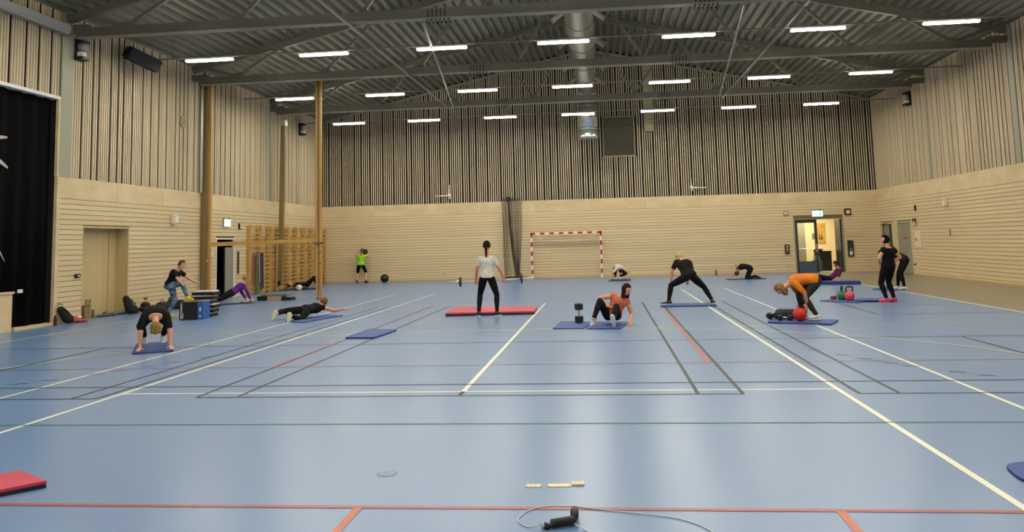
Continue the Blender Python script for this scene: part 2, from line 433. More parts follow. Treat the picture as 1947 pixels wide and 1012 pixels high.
for nm, a in (('baseboard_left', (XL - 0.0, XL + 0.012, D1[1] + 0.05, D2[0] - 0.06, 0, 0.07)), ('baseboard_right', (XR - 0.012, XR, YF, D5[0] - 0.06, 0, 0.07)), ('baseboard_back', (XL, D3[0] - 0.08, YB - 0.012, YB, 0, 0.07))):
    struct(mbox(nm, BASEM, None, *a))

for s, nm in ((-1, 'trim_30'), (1, 'trim_31')):
    xe = XL if s < 0 else XR
    bm = B(); bar(bm, (XRIDGE, YB - 0.02, RIDGE - 0.03), (xe, YB - 0.02, roof_z(xe) - 0.03), 0.08, 0.1); struct(new_obj(nm, bm, STEELB))
# ================================================================== DOORS
# door 1: recessed veneer door in the left wall
d = thing('door_1', 'recessed pale wood veneer sliding door in left wall near the stage', 'door'); d['kind'] = 'structure'
X = XL
bm = B(); box(bm, X - 0.42, X - 0.37, D1[0] - 0.2, D1[1], 0, D1[2] + 0.1); new_obj('door_leaf', bm, VENEER, d)
bm = B(); box(bm, X - 0.42, X, D1[1] - 0.02, D1[1] + 0.03, 0, D1[2]); box(bm, X - 0.42, X, D1[0] - 0.03, D1[0], 0, D1[2]); box(bm, X - 0.42, X, D1[0] - 0.03, D1[1] + 0.03, D1[2] - 0.02, D1[2] + 0.03); new_obj('jamb', bm, VENEER, d)
bm = B(); box(bm, X - 0.371, X - 0.366, D1[1] - 0.36, D1[1] - 0.345, 0, D1[2]); new_obj('joint', bm, mat('joint brown', (92, 72, 44), 0.7), d)
bm = B(); box(bm, X - 0.368, X - 0.35, D1[0] + 0.05, D1[0] + 0.19, 1.38, 1.6); new_obj('pull_recess', bm, mat('pull brown', (150, 100, 50), 0.5), d)
# door 2: black open doorway in the left wall with grey leaf
d = thing('door_2', 'tall dark doorway with grey leaf beside the wall bars', 'door'); d['kind'] = 'structure'
bm = B(); box(bm, X - 1.4, X - 1.35, D2[0] - 0.4, D2[1] + 0.4, 0, 2.4); box(bm, X - 1.4, X - 0.25, D2[0] - 0.45, D2[0] - 0.4, 0, 2.4); box(bm, X - 1.4, X - 0.25, D2[1] + 0.4, D2[1] + 0.45, 0, 2.4); box(bm, X - 1.4, X - 0.25, D2[0] - 0.45, D2[1] + 0.45, 2.4, 2.45); new_obj('dark_lobby', bm, CLOTH_LOBBYDARK, d)  # unlit lobby: its darkness is put into near-black walls
bm = B(); box(bm, X - 0.09, X + 0.012, D2[0] - 0.05, D2[0], 0, D2[2] + 0.05); box(bm, X - 0.09, X + 0.012, D2[1], D2[1] + 0.05, 0, D2[2] + 0.05); box(bm, X - 0.09, X + 0.012, D2[0], D2[1], D2[2], D2[2] + 0.05); new_obj('frame', bm, WHITE, d)
bm = B(); box(bm, X - 0.07, X - 0.03, D2[1] - 0.66, D2[1], 0.01, D2[2] - 0.28); lf = new_obj('door_leaf', bm, GREYDOOR, d)
bm = B(); box(bm, X - 0.07, X - 0.02, D2[1] - 0.7, D2[1] - 0.66, 0.01, D2[2] - 0.28); new_obj('leaf_edge', bm, BLACK, d)
bm = B(); tube(bm, [(X - 0.02, D2[1] - 0.76, 1.0), (X + 0.04, D2[1] - 0.76, 1.0), (X + 0.04, D2[1] - 0.9, 1.0)], 0.012); new_obj('door_handle', bm, CHROME, d)
# door 3: glazed double door in the back wall, right leaf open
d = thing('door_3', 'double door in the back wall, left leaf glazed and shut, right leaf open', 'door'); d['kind'] = 'structure'
Y = YB; x0, x1, zt = D3
bm = B(); box(bm, x0 - 0.06, x0, Y - 0.02, Y + 0.2, 0, zt + 0.05); box(bm, x1, x1 + 0.06, Y - 0.02, Y + 0.2, 0, zt + 0.05); box(bm, x0, x1, Y - 0.02, Y + 0.2, zt, zt + 0.05); new_obj('frame', bm, GREYDOOR, d)
xm = 9.36
bm = B(); box(bm, x0, x0 + 0.1, Y + 0.02, Y + 0.07, 0, zt); box(bm, xm - 0.11, xm, Y + 0.02, Y + 0.07, 0, zt); box(bm, x0 + 0.1, xm - 0.11, Y + 0.02, Y + 0.07, zt - 0.14, zt); leaf = new_obj('door_leaf', bm, DARKFRAME, d)
bm = B(); box(bm, x0 + 0.1, xm - 0.11, Y + 0.02, Y + 0.07, 0, 0.5); new_obj('kick_panel', bm, BLUEPANEL, leaf)
glass = bpy.data.materials.new('door glass'); glass.use_nodes = True; gb_ = glass.node_tree.nodes['Principled BSDF']; gb_.inputs['Transmission Weight'].default_value = 1; gb_.inputs['Roughness'].default_value = 0.02; gb_.inputs['IOR'].default_value = 1.1; gb_.inputs['Base Color'].default_value = (0.95, 0.97, 0.95, 1)
bm = B(); box(bm, x0 + 0.1, xm - 0.11, Y + 0.04, Y + 0.048, 0.5, zt - 0.14); new_obj('glass_pane', bm, glass, leaf)
bm = B(); tube(bm, [(x0 + 0.04, Y + 0.0, 1.05), (x0 + 0.04, Y - 0.04, 1.05), (xm - 0.05, Y - 0.04, 1.05), (xm - 0.05, Y + 0.01, 1.05)], 0.014); new_obj('push_bar', bm, CHROME, leaf)
bm = B(); box(bm, xm - 0.09, xm - 0.03, Y + 0.0, Y + 0.02, 0.9, 1.25); new_obj('lock_plate', bm, CHROME, leaf)
bm = B(); box(bm, x0 + 0.72, x0 + 0.74 + 0.09, Y + 0.05, Y + 0.055, 1.45, 1.72); new_obj('paper_notice', bm, WHITE, leaf)
bm = B(); box(bm, x1 - 0.06, x1, Y + 0.1, Y + 1.0, 0, zt - 0.02); l2 = new_obj('door_leaf', bm, DARKFRAME, d)
bm = B(); tube(bm, [(x1 - 0.08, Y + 0.85, 1.05), (x1 - 0.12, Y + 0.85, 1.05), (x1 - 0.12, Y + 0.3, 1.05)], 0.012); new_obj('push_bar', bm, CHROME, l2)
# corridor behind door 3
bm = B(); box(bm, 7.4, 13.0, YB + 3.4, YB + 3.5, 0, 2.8); box(bm, 7.3, 7.4, YB + 0.25, YB + 3.5, 0, 2.8); box(bm, 13.0, 13.1, YB + 0.25, YB + 3.5, 0, 2.8); box(bm, 7.3, 13.1, YB + 0.25, YB + 3.5, 2.8, 2.9); struct(new_obj('wall_corridor', bm, CREAM))
bm = B(); box(bm, 9.05, 9.5, YB + 2.9, YB + 3.0, 0.0, 2.3); struct(new_obj('door_6', bm, GREYDOOR))
bm = B(); box(bm, 7.4, 13.0, YB + 0.26, YB + 3.4, -0.01, 0.004); new_obj('corridor_floor', bm, mat('corridor floor', (190, 184, 168), 0.3), floor)
cl = thing('corridor_lamp', 'round lamp on the ceiling of the corridor behind the back door', 'lamp', (9.6, YB + 1.8, 2.715))
bm = B(); lathe(bm, [(0.35, 0.0), (0.35, 0.06)], 24); new_obj('diffuser', bm, mat('corridor diffuser', (255, 240, 205), 0.5, emit=16.0), cl)
bm = B(); lathe(bm, [(0.37, 0.06), (0.37, 0.08)], 24); new_obj('base', bm, WHITE, cl)
t = thing('wall_picture', 'yellow framed picture with two dark upright strokes in the corridor', 'picture', (10.32, YB + 3.38, 0))
bm = B(); box(bm, -0.22, 0.22, -0.03, 0.0, 1.25, 2.2); new_obj('frame', bm, mat('picture frame', (206, 170, 96), 0.5), t)
bm = B(); box(bm, -0.18, 0.18, -0.034, -0.028, 1.3, 2.15); new_obj('print', bm, mat('picture yellow', (214, 176, 84), 0.6, var=0.3, scale=(6, 6, 6), rgb2=(190, 140, 70)), t)
bm = B()
for dx in (-0.06, 0.04):
    vs = [bm.verts.new(p) for p in ((dx - 0.03, -0.037, 1.42), (dx + 0.04, -0.037, 1.42), (dx, -0.037, 1.75))]; bm.faces.new(vs)
new_obj('dark_stroke', bm, BLACK, t)
t = thing('corridor_bin', 'black open-fronted bin with clothes over it, seen through the back door', 'bin', (10.0, YB + 1.9, 0))
bm = B(); box(bm, -0.33, 0.33, -0.25, 0.25, 0, 0.85); bmesh.ops.bevel(bm, geom=bm.edges[:], offset=0.02, segments=2, affect='EDGES'); new_obj('body', bm, mat('bin black', (36, 36, 34), 0.5), t)
bm = B(); box(bm, -0.35, 0.35, -0.27, 0.27, 0.85, 0.9); new_obj('rim', bm, BLACK, t)
t = thing('jacket', 'dark pink and black jacket thrown over the corridor bin', 'jacket', (9.78, YB + 1.85, 0.9))
bm = B(); ellipsoid(bm, V((0, 0, 0.03)), V((1, 0, 0)), V((0, 1, 0)), V((0, 0, 1)), 0.2, 0.2, 0.08); ellipsoid(bm, V((-0.1, -0.28, -0.15)), V((1, 0, 0)), V((0, 1, 0)), V((0, 0, 1)), 0.12, 0.06, 0.22); ellipsoid(bm, V((0.08, -0.1, 0.06)), V((1, 0, 0)), V((0, 1, 0)), V((0, 0, 1)), 0.14, 0.16, 0.06); jb = remesh('cloth', bm, 0.02, mat('jacket cloth', (96, 40, 52), 0.8, var=0.5, scale=(12, 12, 12)), t)
t = thing('shoe_rack', 'low grey green rack with pale bottles standing by the corridor bin', 'rack', (9.6, YB + 1.4, 0))
bm = B(); box(bm, -0.2, 0.2, -0.12, 0.12, 0, 0.5); new_obj('body', bm, mat('rack green grey', (84, 92, 80), 0.6), t)
for i in range(3):
    b_ = tag(new_obj('corridor_bottle', B(), WHITE), ['left', 'middle', 'right'][i] + ' one of the pale bottles on the corridor rack', 'bottle', 'bottles in the corridor')
    bm = B(); lathe(bm, [(0.03, 0), (0.03, 0.18), (0.012, 0.21), (0.012, 0.24)], 12); bm.to_mesh(b_.data); bm.free(); b_.location = (9.48 + 0.1 * i, YB + 1.38, 0.5)
# doors 4 and 5 in the right wall
X = XR
d = thing('door_4', 'open doorway in the right wall nearest the back corner, pale room inside', 'door'); d['kind'] = 'structure'
bm = B()
for (a, b) in ((D4[0] - 0.05, D4[0]), (D4[1], D4[1] + 0.05)): box(bm, X - 0.012, X + 0.25, a, b, 0, D4[2] + 0.05)
box(bm, X - 0.012, X + 0.25, D4[0], D4[1], D4[2], D4[2] + 0.05); new_obj('frame', bm, mat('pale frame', (190, 178, 146), 0.5), d)
bm = B(); box(bm, X + 0.1, X + 0.15, 37.3, D4[1], 0, D4[2] - 0.02); new_obj('door_leaf', bm, GREYDOOR, d)
bm = B(); box(bm, X + 0.09, X + 0.16, 37.15, 37.3, 0, D4[2] - 0.02); new_obj('leaf_edge', bm, DARKFRAME, d)
bm = B(); box(bm, X + 1.6, X + 1.7, 35.5, YB + 0.2, 0, 2.6); box(bm, X + 0.25, X + 1.7, 36.1, 36.2, 0, 2.6); box(bm, X + 0.25, X + 1.7, 36.1, YB + 0.2, 2.6, 2.7); struct(new_obj('wall_store_room', bm, CREAM))
sl = thing('store_lamp', 'square lamp on the ceiling of the side room', 'lamp', (X + 0.9, 37.0, 2.55))
bm = B(); box(bm, -0.2, 0.2, -0.2, 0.2, 0, 0.03); new_obj('diffuser', bm, mat('store diffuser', (255, 240, 205), 0.5, emit=9.0), sl)
bm = B(); box(bm, -0.22, 0.22, -0.22, 0.22, 0.03, 0.05); new_obj('base', bm, WHITE, sl)
d = thing('door_5', 'closed grey door with red notice strip in the right wall', 'door'); d['kind'] = 'structure'
bm = B()
for (a, b) in ((D5[0] - 0.05, D5[0]), (D5[1], D5[1] + 0.05)): box(bm, X - 0.012, X + 0.2, a, b, 0, D5[2] + 0.05)
box(bm, X - 0.012, X + 0.2, D5[0], D5[1], D5[2], D5[2] + 0.05); new_obj('frame', bm, MATS['pale frame'], d)
bm = B(); box(bm, X + 0.02, X + 0.07, D5[0], D5[1] - 0.01, 0.01, D5[2] - 0.01); bmesh.ops.bevel(bm, geom=bm.edges[:], offset=0.005, segments=1, affect='EDGES'); lf = new_obj('door_leaf', bm, GREYDOOR, d)
bm = B(); box(bm, X + 0.012, X + 0.021, D5[0] + 0.4, D5[0] + 0.9, 1.4, 1.45); new_obj('red_strip', bm, REDP, lf)
bm = B(); tube(bm, [(X + 0.02, D5[1] - 0.85, 1.02), (X - 0.05, D5[1] - 0.85, 1.02), (X - 0.05, D5[1] - 1.0, 1.02)], 0.013); new_obj('door_handle', bm, CHROME, lf)
bm = B(); box(bm, X + 0.014, X + 0.021, D5[1] - 0.88, D5[1] - 0.82, 0.85, 1.2); new_obj('lock_plate', bm, CHROME, lf)

# ================================================================== STAGE
bm = B(); n = 240; yy = [(YF + 0.2) + (ST - YF - 0.22) * i / n for i in range(n + 1)]
for i in range(n):
    p = []
    for y_, j in ((yy[i], i), (yy[i + 1], i + 1)):
        xo = XL - 0.16 + 0.04 * math.sin(j * 1.25) + 0.01 * math.sin(j * 0.41)
        p.append((xo, y_))
    vs = [bm.verts.new((p[0][0], p[0][1], 0.03)), bm.verts.new((p[1][0], p[1][1], 0.03)), bm.verts.new((p[1][0], p[1][1], 5.5)), bm.verts.new((p[0][0], p[0][1], 5.5))]
    bm.faces.new(vs)
bmesh.ops.remove_doubles(bm, verts=bm.verts[:], dist=1e-4)
bmesh.ops.solidify(bm, geom=bm.faces[:], thickness=0.01)
cur = thing('stage_curtain', 'tall black curtain closing the stage opening at far left', 'curtain', (0, 0, 0))
new_obj('cloth', bm, CLOTH_LOBBYDARK, cur, smooth=True)
EMB = mat('silver print', (170, 168, 160), 0.5)
def swoosh(pts, wd):
    bm = B(); n = len(pts)
    for i in range(n - 1):
        (ya, za), (yb, zb) = pts[i], pts[i + 1]; w0 = wd * math.sin(PI * (i + 0.3) / n); w1 = wd * math.sin(PI * (i + 1.3) / n)
        vs = [bm.verts.new((XL - 0.08, ya, za - w0)), bm.verts.new((XL - 0.08, yb, zb - w1)), bm.verts.new((XL - 0.08, yb, zb + w1)), bm.verts.new((XL - 0.08, ya, za + w0))]
        bm.faces.new(vs)
    new_obj('silver_print', bm, EMB, cur)
swoosh([(16.3, 4.05), (16.7, 4.2), (17.1, 4.28), (17.3, 4.3)], 0.04)
swoosh([(16.3, 4.0), (16.8, 3.85), (17.15, 3.72), (17.35, 3.62)], 0.05)
swoosh([(16.4, 2.4), (16.8, 2.15), (17.2, 1.75), (17.35, 1.55)], 0.035)
bm = B(); box(bm, XL - 0.1, XL - 0.08, 17.82, 17.98, 0.82, 0.9); new_obj('white_label', bm, WHITE, cur)
sb = thing('stage_platform', 'plywood stage front panel at the far left edge below the curtain', 'stage', (XL, 0, 0))
bm = B(); box(bm, -0.08, 0.03, 12.0, 17.5, 0, 0.82); new_obj('panel', bm, PLY, sb)
bm = B(); box(bm, -0.08, 0.06, 12.0, 17.53, 0.82, 0.87); new_obj('top_edge', bm, BOARD, sb)
struct(mbox('trim_20', PLY, None, XL - 0.2, XL + 0.02, 17.62, ST - 0.02, 0, 0.06))
t = thing('stage_bottle', 'dark red drinking bottle standing by the stage corner', 'bottle', (XL + 0.2, ST - 0.2, 0))
bm = B(); lathe(bm, [(0.035, 0), (0.038, 0.02), (0.038, 0.17), (0.022, 0.2)], 14); new_obj('body', bm, mat('maroon', (70, 20, 30), 0.4), t)
bm = B(); lathe(bm, [(0.024, 0.2), (0.024, 0.235)], 14); new_obj('cap', bm, BLACK, t)

# ================================================================== TRUSSES
for ti, ty in enumerate(TRUSS_Y):
    t = thing('roof_truss', ['nearest grey steel roof truss crossing the hall at the top of the photo', 'middle grey steel roof truss, its lower chord running above the front wooden post', 'farthest grey steel roof truss, close to the slatted back wall'][ti], 'truss', (0, ty, 0), 0, 'roof trusses')
    zb = 6.98; x0, x1 = XL + 0.28, XR - 0.45
    bm = B(); box(bm, x0, x1, -0.09, 0.09, zb + 0.02, zb + 0.25); new_obj('bottom_chord', bm, STEEL, t)
    bm = B(); box(bm, x0, x1, -0.12, 0.12, zb, zb + 0.02); new_obj('bottom_flange', bm, STEELB, t)
    for s in (-1, 1):
        xe = XL + 0.05 if s < 0 else XR - 0.02
        bm = B(); bar(bm, (XRIDGE, 0, RIDGE - 0.14), (xe, 0, roof_z(xe) - 0.14), 0.16, 0.2); new_obj('top_chord', bm, STEEL, t)
        bm = B(); box(bm, min(xe, xe - s * 0.55), max(xe, xe - s * 0.55), -0.08, 0.08, EAVE - 0.5, EAVE - 0.3); new_obj('end_seat', bm, STEEL, t)
        bot = [XRIDGE + s * v for v in (1.95, 5.0, 8.1, 11.0)]; top = [XRIDGE + s * v for v in (0.0, 3.45, 6.55, 9.6, 12.0)]
        for i, b_ in enumerate(bot):
            for tx in (top[i], top[i + 1]):
                bm = B(); bar(bm, (b_, 0, zb + 0.24), (tx, 0, roof_z(tx) - 0.22), 0.075, 0.085); new_obj('web_bar', bm, STEEL, t)
            bm = B(); box(bm, b_ - 0.12, b_ + 0.12, -0.015, 0.015, zb + 0.24, zb + 0.36); new_obj('gusset', bm, STEEL, t)
    for xs_ in (-3.7, 2.52):
        bm = B(); box(bm, xs_ - 0.3, xs_ + 0.3, -0.135, 0.135, zb - 0.02, zb - 0.001); sp = new_obj('splice_plate', bm, STEELB, t)
        bm = B()
        for i in range(6):
            for yy_ in (-0.115, 0.115): lathe(bm, [(0.018, -0.05), (0.018, 0.0)], 6, (xs_ - 0.25 + i * 0.1, yy_, zb - 0.02))
        for i in range(5):
            box(bm, xs_ - 0.25 + i * 0.1, xs_ - 0.22 + i * 0.1, -0.1, -0.09, zb + 0.04, zb + 0.22)
        new_obj('bolt_row', bm, BLACK, sp)['kind'] = 'stuff'
# bracing rods at chord level
for i, (p, q, lab) in enumerate((((-5.8, 32.0), (-5.88, 12.0), 'long pale bracing tube running front to back left of the duct'), ((4.66, 32.0), (4.85, 12.0), 'long pale bracing tube running front to back right of the duct'),
        ((-5.65, 31.9), (-4.1, 19.2), 'slanting pale bracing bar left of the duct'), ((4.52, 31.9), (3.4, 19.2), 'slanting pale bracing bar right of the duct'))):
    bm = B(); tube(bm, [(p[0], p[1], 6.93), (q[0], q[1], 6.93)], 0.035 if i < 2 else 0.03); tag(new_obj('bracing_tube', bm, STEELB), lab, 'brace')

# ================================================================== LIGHTS
LX = [-10.72 + 3.28 * k for k in range(7)]
rows = [34.8, 28.4, 21.9, 15.4, 8.9, 2.4]
rname = ['row nearest the back wall', 'middle visible row', 'front visible row', 'row just out of view overhead', 'row above the camera', 'row behind the camera']
ordn = ['leftmost', 'second from left', 'third from left', 'central', 'third from right', 'second from right', 'rightmost']
ZLT = 6.9
first = None
for ri, ry in enumerate(rows):
    rail = thing('lamp_rail', 'thin grey suspension rail carrying the ' + rname[ri] + ' of ceiling lights', 'rail', (0, ry, ZLT + 0.1), 0, 'lamp rails')
    bm = B(); box(bm, XL + 0.5, XR - 0.1, -0.02, 0.02, 0.0, 0.035); new_obj('track', bm, STEELB, rail)
    bm = B()
    for hx in [-11.8 + 3.28 * i for i in range(8)]: tube(bm, [(hx, 0, 0.03), (hx, 0, roof_z(hx) - ZLT - 0.1)], 0.004, 5)
    h_ = new_obj('hanger', bm, STEEL, rail); h_['kind'] = 'stuff'
    for ci, lx in enumerate(LX):
        if first is None:
            L = thing('ceiling_light', '', 'light', (0, 0, 0)); first = L
            bm = B(); box(bm, -0.68, 0.68, -0.06, 0.06, 0.052, 0.1); new_obj('housing', bm, WHITE, L)
            bm = B(); box(bm, -0.68, 0.68, -0.065, 0.065, 0.0, 0.05); bmesh.ops.bevel(bm, geom=bm.edges[:], offset=0.012, segments=2, affect='EDGES'); bm.normal_update()
            for f in bm.faces: f.material_index = 0 if f.normal.z < -0.8 else 1
            new_obj('diffuser', bm, [TUBE, TUBE_SIDE], L)
        else:
            L = first.copy(); COL.objects.link(L)
            for ch in first.children: c_ = ch.copy(); COL.objects.link(c_); c_.parent = L
        L.location = (lx, ry, ZLT)
        tag(L, ordn[ci] + ' glowing linear light in the ' + rname[ri], 'light', 'linear ceiling lights')

# ================================================================== DUCTS, GRILLE
t = thing('air_duct', 'large round galvanised ventilation duct along the ridge, dropping at the back wall', 'duct')
DX, DZ, DR = -0.5, 8.38, 0.45
bm = B(); tube(bm, [(DX, -2.0, DZ), (DX, 35.95, DZ)], DR, 28); new_obj('main_duct', bm, DUCT, t, smooth=False)
for p in t.children[0].data.polygons: p.use_smooth = len(p.vertices) == 4
bm = B(); path = [(DX, 35.9 + 0.62 * math.sin(a * PI / 12), DZ - 0.62 + 0.62 * math.cos(a * PI / 12)) for a in range(7)]; tube(bm, path, DR * 0.97, 28)
o_ = new_obj('elbow', bm, CHROME, t)
bm = B(); tube(bm, [(DX, 36.52, DZ - 0.5), (DX, 36.52, 6.45)], DR * 0.97, 28); o_ = new_obj('drop_pipe', bm, CHROME, t)
for p in o_.data.polygons: p.use_smooth = len(p.vertices) == 4
bm = B(); lathe(bm, [(0.30, 0), (0.44, 0.02), (0.45, 0.1), (0.43, 0.4)], 28, (DX, 36.52, 6.06)); new_obj('drop_end', bm, CHROME, t, smooth=True)
for yy_ in range(0, 36, 3):
    bm = B(); lathe(bm, [(DR + 0.015, -0.03), (DR + 0.015, 0.03)], 28, (DX, yy_ + 0.8, DZ), (0, 1, 0)); new_obj('duct_joint', bm, DUCT, t)
for zz in (6.5, 7.0, 7.5): bm = B(); lathe(bm, [(DR, -0.02), (DR, 0.02)], 28, (DX, 36.52, zz)); new_obj('duct_joint', bm, DUCT, t)
for ny in (13.4, 16.6, 19.9, 23.1, 26.4, 30.0, 33.0):
    for s in (-1, 1):
        bm = B(); p = V((DX + s * 0.3, ny, DZ - 0.2)); q = V((DX + s * 0.72, ny, DZ - 0.52)); tube(bm, [p, q], [0.085, 0.085], 14); o_ = new_obj('jet_nozzle', bm, STEELB, t)
        bm = B(); dd = (q - p).normalized(); tube(bm, [q, q + dd * 0.04], [0.1, 0.1], 14); new_obj('nozzle_rim', bm, DUCT, o_)
t = thing('flat_duct', 'narrow ribbed beige duct running down the back wall right of the round duct', 'duct')
bm = B(); box(bm, 2.0, 2.4, YB - 0.28, YB - 0.02, 6.53, 9.7); new_obj('shaft', bm, mat('beige duct', (150, 140, 112), 0.5), t)
for i in range(14): bm = B(); box(bm, 1.985, 2.415, YB - 0.295, YB - 0.02, 6.6 + i * 0.22, 6.63 + i * 0.22); new_obj('rib', bm, mat('duct rib', (128, 120, 96), 0.5), t)
t = thing('louvre_grille', 'large square louvred ventilation grille in the slatted back wall', 'grille', (0, YB, 0))
gx0, gx1, gz0, gz1 = GR
GRM = mat('grille olive grey', (150, 146, 118), 0.5)
bm = B(); box(bm, gx0, gx1, -0.03, 0.0, gz0, gz0 + 0.05); box(bm, gx0, gx1, -0.03, 0.0, gz1 - 0.05, gz1); box(bm, gx0, gx0 + 0.05, -0.03, 0.0, gz0 + 0.05, gz1 - 0.05); box(bm, gx1 - 0.05, gx1, -0.03, 0.0, gz0 + 0.05, gz1 - 0.05); new_obj('frame', bm, mat('grille frame', (150, 142, 112), 0.5), t)
for i in range(29):
    z = gz0 + 0.07 + i * 0.0605; bm = B(); bar(bm, (gx0 + 0.05, 0.005, z), (gx1 - 0.05, 0.005, z), 0.06, 0.01, up=V((0, 0.35, 1))); new_obj('louvre', bm, GRM, t)

# ================================================================== WALL FIXTURES
def wall_lamp(loc, s, label):
    """s=+1 sits on the left wall, -1 on the right wall"""
    t = thing('wall_floodlight', label, 'floodlight', loc, 0, 'black and white wall floodlights')
    bm = B(); box(bm, -0.02, 0.05, -0.18, 0.18, -0.27, 0.27); new_obj('back_plate', bm, BLACK, t)
    bm = B(); box(bm, 0.05, 0.22, -0.16, 0.16, 0.2, 0.25); new_obj('bracket', bm, BLACK, t); bm = B(); box(bm, 0.05, 0.22, -0.16, 0.16, -0.25, -0.2); new_obj('bracket', bm, BLACK, t)
    bm = B(); lathe(bm, [(0.10, 0.0), (0.12, 0.1), (0.09, 0.16)], 16, (0.06, -0.02, 0.07), (1, 0, 0)); new_obj('lamp_head', bm, mat('lamp grey', (160, 160, 158), 0.3), t)
    bm = B(); box(bm, 0.06, 0.2, -0.13, 0.05, -0.17, -0.06); new_obj('driver_box', bm, WHITE, t)
    t.scale = (s, 1, 1)
wall_lamp((XL, 19.62, 6.8), 1, 'black and white floodlight on the left wall beside the near column')
wall_lamp((XL, 35.4, 6.85), 1, 'black and white floodlight high on the left wall near the back corner')
wall_lamp((XR, 33.6, 6.8), -1, 'black and white floodlight high on the right wall')
t = thing('loudspeaker', 'black loudspeaker tilted on the upper left slatted wall', 'speaker', (XL + 0.52, 21.7, 7.0), 0)
bm = B(); box(bm, -0.2, 0.2, -0.48, 0.48, -0.19, 0.19); bmesh.ops.bevel(bm, geom=bm.edges[:], offset=0.05, segments=2, affect='EDGES'); o_ = new_obj('cabinet', bm, BLACK, t); 
bm = B(); box(bm, 0.2, 0.215, -0.44, 0.44, -0.16, 0.16); g_ = new_obj('front_mesh', bm, RUBBER, t)
bm = B(); bar(bm, (-0.3, 0, 0.05), (-0.1, 0, 0.0), 0.05, 0.05); new_obj('bracket', bm, BLACK, t)
fx = V((0.72, -0.62, -0.28)).normalized(); ly = V((0.62, 0.74, -0.34)); ly = (ly - fx * ly.dot(fx)).normalized(); uz = fx.cross(ly)
t.rotation_euler = Matrix((fx, ly, uz)).transposed().to_euler()
t = thing('projection_screen', 'long white roll-up screen casing at the top left', 'screen casing', (XL + 0.02, 0, 7.05))
bm = B(); box(bm, 0, 0.22, 12.0, 19.0, 0.0, 0.24); bmesh.ops.bevel(bm, geom=bm.edges[:], offset=0.04, segments=3, affect='EDGES'); new_obj('casing', bm, mat('screen white', (190, 188, 184), 0.45), t)
bm = B(); box(bm, -0.005, 0.225, 19.0, 19.05, -0.01, 0.25); new_obj('end_cap', bm, GREYDOOR, t)
bm = B(); box(bm, 0.08, 0.14, 12.1, 18.9, -0.03, 0.0); new_obj('bottom_bar', bm, GREYDOOR, t)
t = thing('wall_disc', 'flat beige round disc on the left slatted wall', 'disc', (XL, 25.0, 5.73))
bm = B(); lathe(bm, [(0.2, 0), (0.2, 0.03), (0.17, 0.045)], 24, (0, 0, 0), (1, 0, 0)); new_obj('rim', bm, mat('disc beige', (168, 150, 118), 0.6), t); bm = B(); lathe(bm, [(0.12, 0.045), (0.12, 0.05)], 24, (0, 0, 0), (1, 0, 0)); new_obj('mesh_centre', bm, mat('disc grey', (140, 126, 100), 0.6), t)
t = thing('cable_ring', 'black ring of coiled cable hanging high on the left wall', 'cable', (XL + 0.06, 32.3, 7.45))
bm = B(); tube(bm, [(0, 0.16 * math.cos(i * PI / 8), 0.26 * math.sin(i * PI / 8)) for i in range(17)], 0.03); new_obj('coil', bm, BLACK, t); bm = B(); tube(bm, [(-0.06, 0, 0.26), (0.03, 0, 0.28)], 0.015); new_obj('hook', bm, STEEL, t)
def wbox(name, label, cat, loc, dims, m, face=None, fm=None):
    t = thing(name, label, cat, loc)
    dx, dy, dz = dims
    bm = B(); box(bm, -dx / 2, dx / 2, -dy / 2, dy / 2, -dz / 2, dz / 2); bmesh.ops.bevel(bm, geom=bm.edges[:], offset=min(dims) * 0.2, segments=2, affect='EDGES'); new_obj('body', bm, m, t)
    if face:
        for nm, (ax, ay, az), (fx, fy, fz), mm in face:
            bm = B(); box(bm, ax - fx / 2, ax + fx / 2, ay - fy / 2, ay + fy / 2, az - fz / 2, az + fz / 2); new_obj(nm, bm, mm, t)
    return t
OFFW = mat('off white plastic', (222, 212, 184), 0.45)
wbox('alarm_box', 'off-white box on the left wall between the wood door and pilaster', 'box', (XL + 0.07, 24.45, 2.66), (0.14, 0.24, 0.34), OFFW, [('cover', (0.075, 0, -0.03), (0.02, 0.18, 0.2), WHITE)])
wbox('alarm_box', 'off-white box high on the right boarded wall', 'box', (XR - 0.06, 30.8, 2.68), (0.12, 0.18, 0.3), OFFW, [('cover', (-0.065, 0, -0.03), (0.02, 0.13, 0.2), WHITE)])
EXITG = mat('exit sign lit', (196, 236, 222), 0.4, emit=1.1); EXITD = mat('exit sign pictogram', (90, 176, 150), 0.4, emit=0.5)
def exit_sign(loc, rz, label):
    t = thing('exit_sign', label, 'exit sign', loc, rz)
    bm = B(); box(bm, -0.24, 0.24, -0.01, 0.05, -0.15, 0.17); new_obj('housing', bm, mat('sign grey', (150, 160, 150), 0.4), t)
    bm = B(); box(bm, -0.22, 0.22, -0.02, -0.01, -0.14, 0.1); f_ = new_obj('lit_panel', bm, EXITG, t)
    bm = B()                                  # running figure, arrow and door pictogram
    box(bm, 0.06, 0.15, -0.026, -0.02, -0.11, 0.07); box(bm, -0.18, -0.05, -0.026, -0.02, -0.03, 0.0)
    vs = [bm.verts.new(p) for p in ((-0.08, -0.025, -0.07), (0.0, -0.025, -0.015), (-0.08, -0.025, 0.04))]; bm.faces.new(vs)
    new_obj('pictogram', bm, EXITD, f_)
    bm = B(); box(bm, 0.08, 0.16, -0.016, -0.008, 0.11, 0.15); new_obj('test_switch', bm, BLACK, t)
exit_sign((9.4, YB - 0.05, 2.6), 0, 'lit green-white exit sign above the back double door')
exit_sign((XL + 0.05, 28.12, 2.62), PI / 2, 'lit green-white exit sign above the dark left doorway')
DRED = mat('dark maroon panel', (84, 26, 26), 0.4)
wbox('wall_clock', 'small black square clock with pale round face right of the exit sign', 'clock', (10.7, YB - 0.04, 2.62), (0.28, 0.08, 0.28), BLACK)
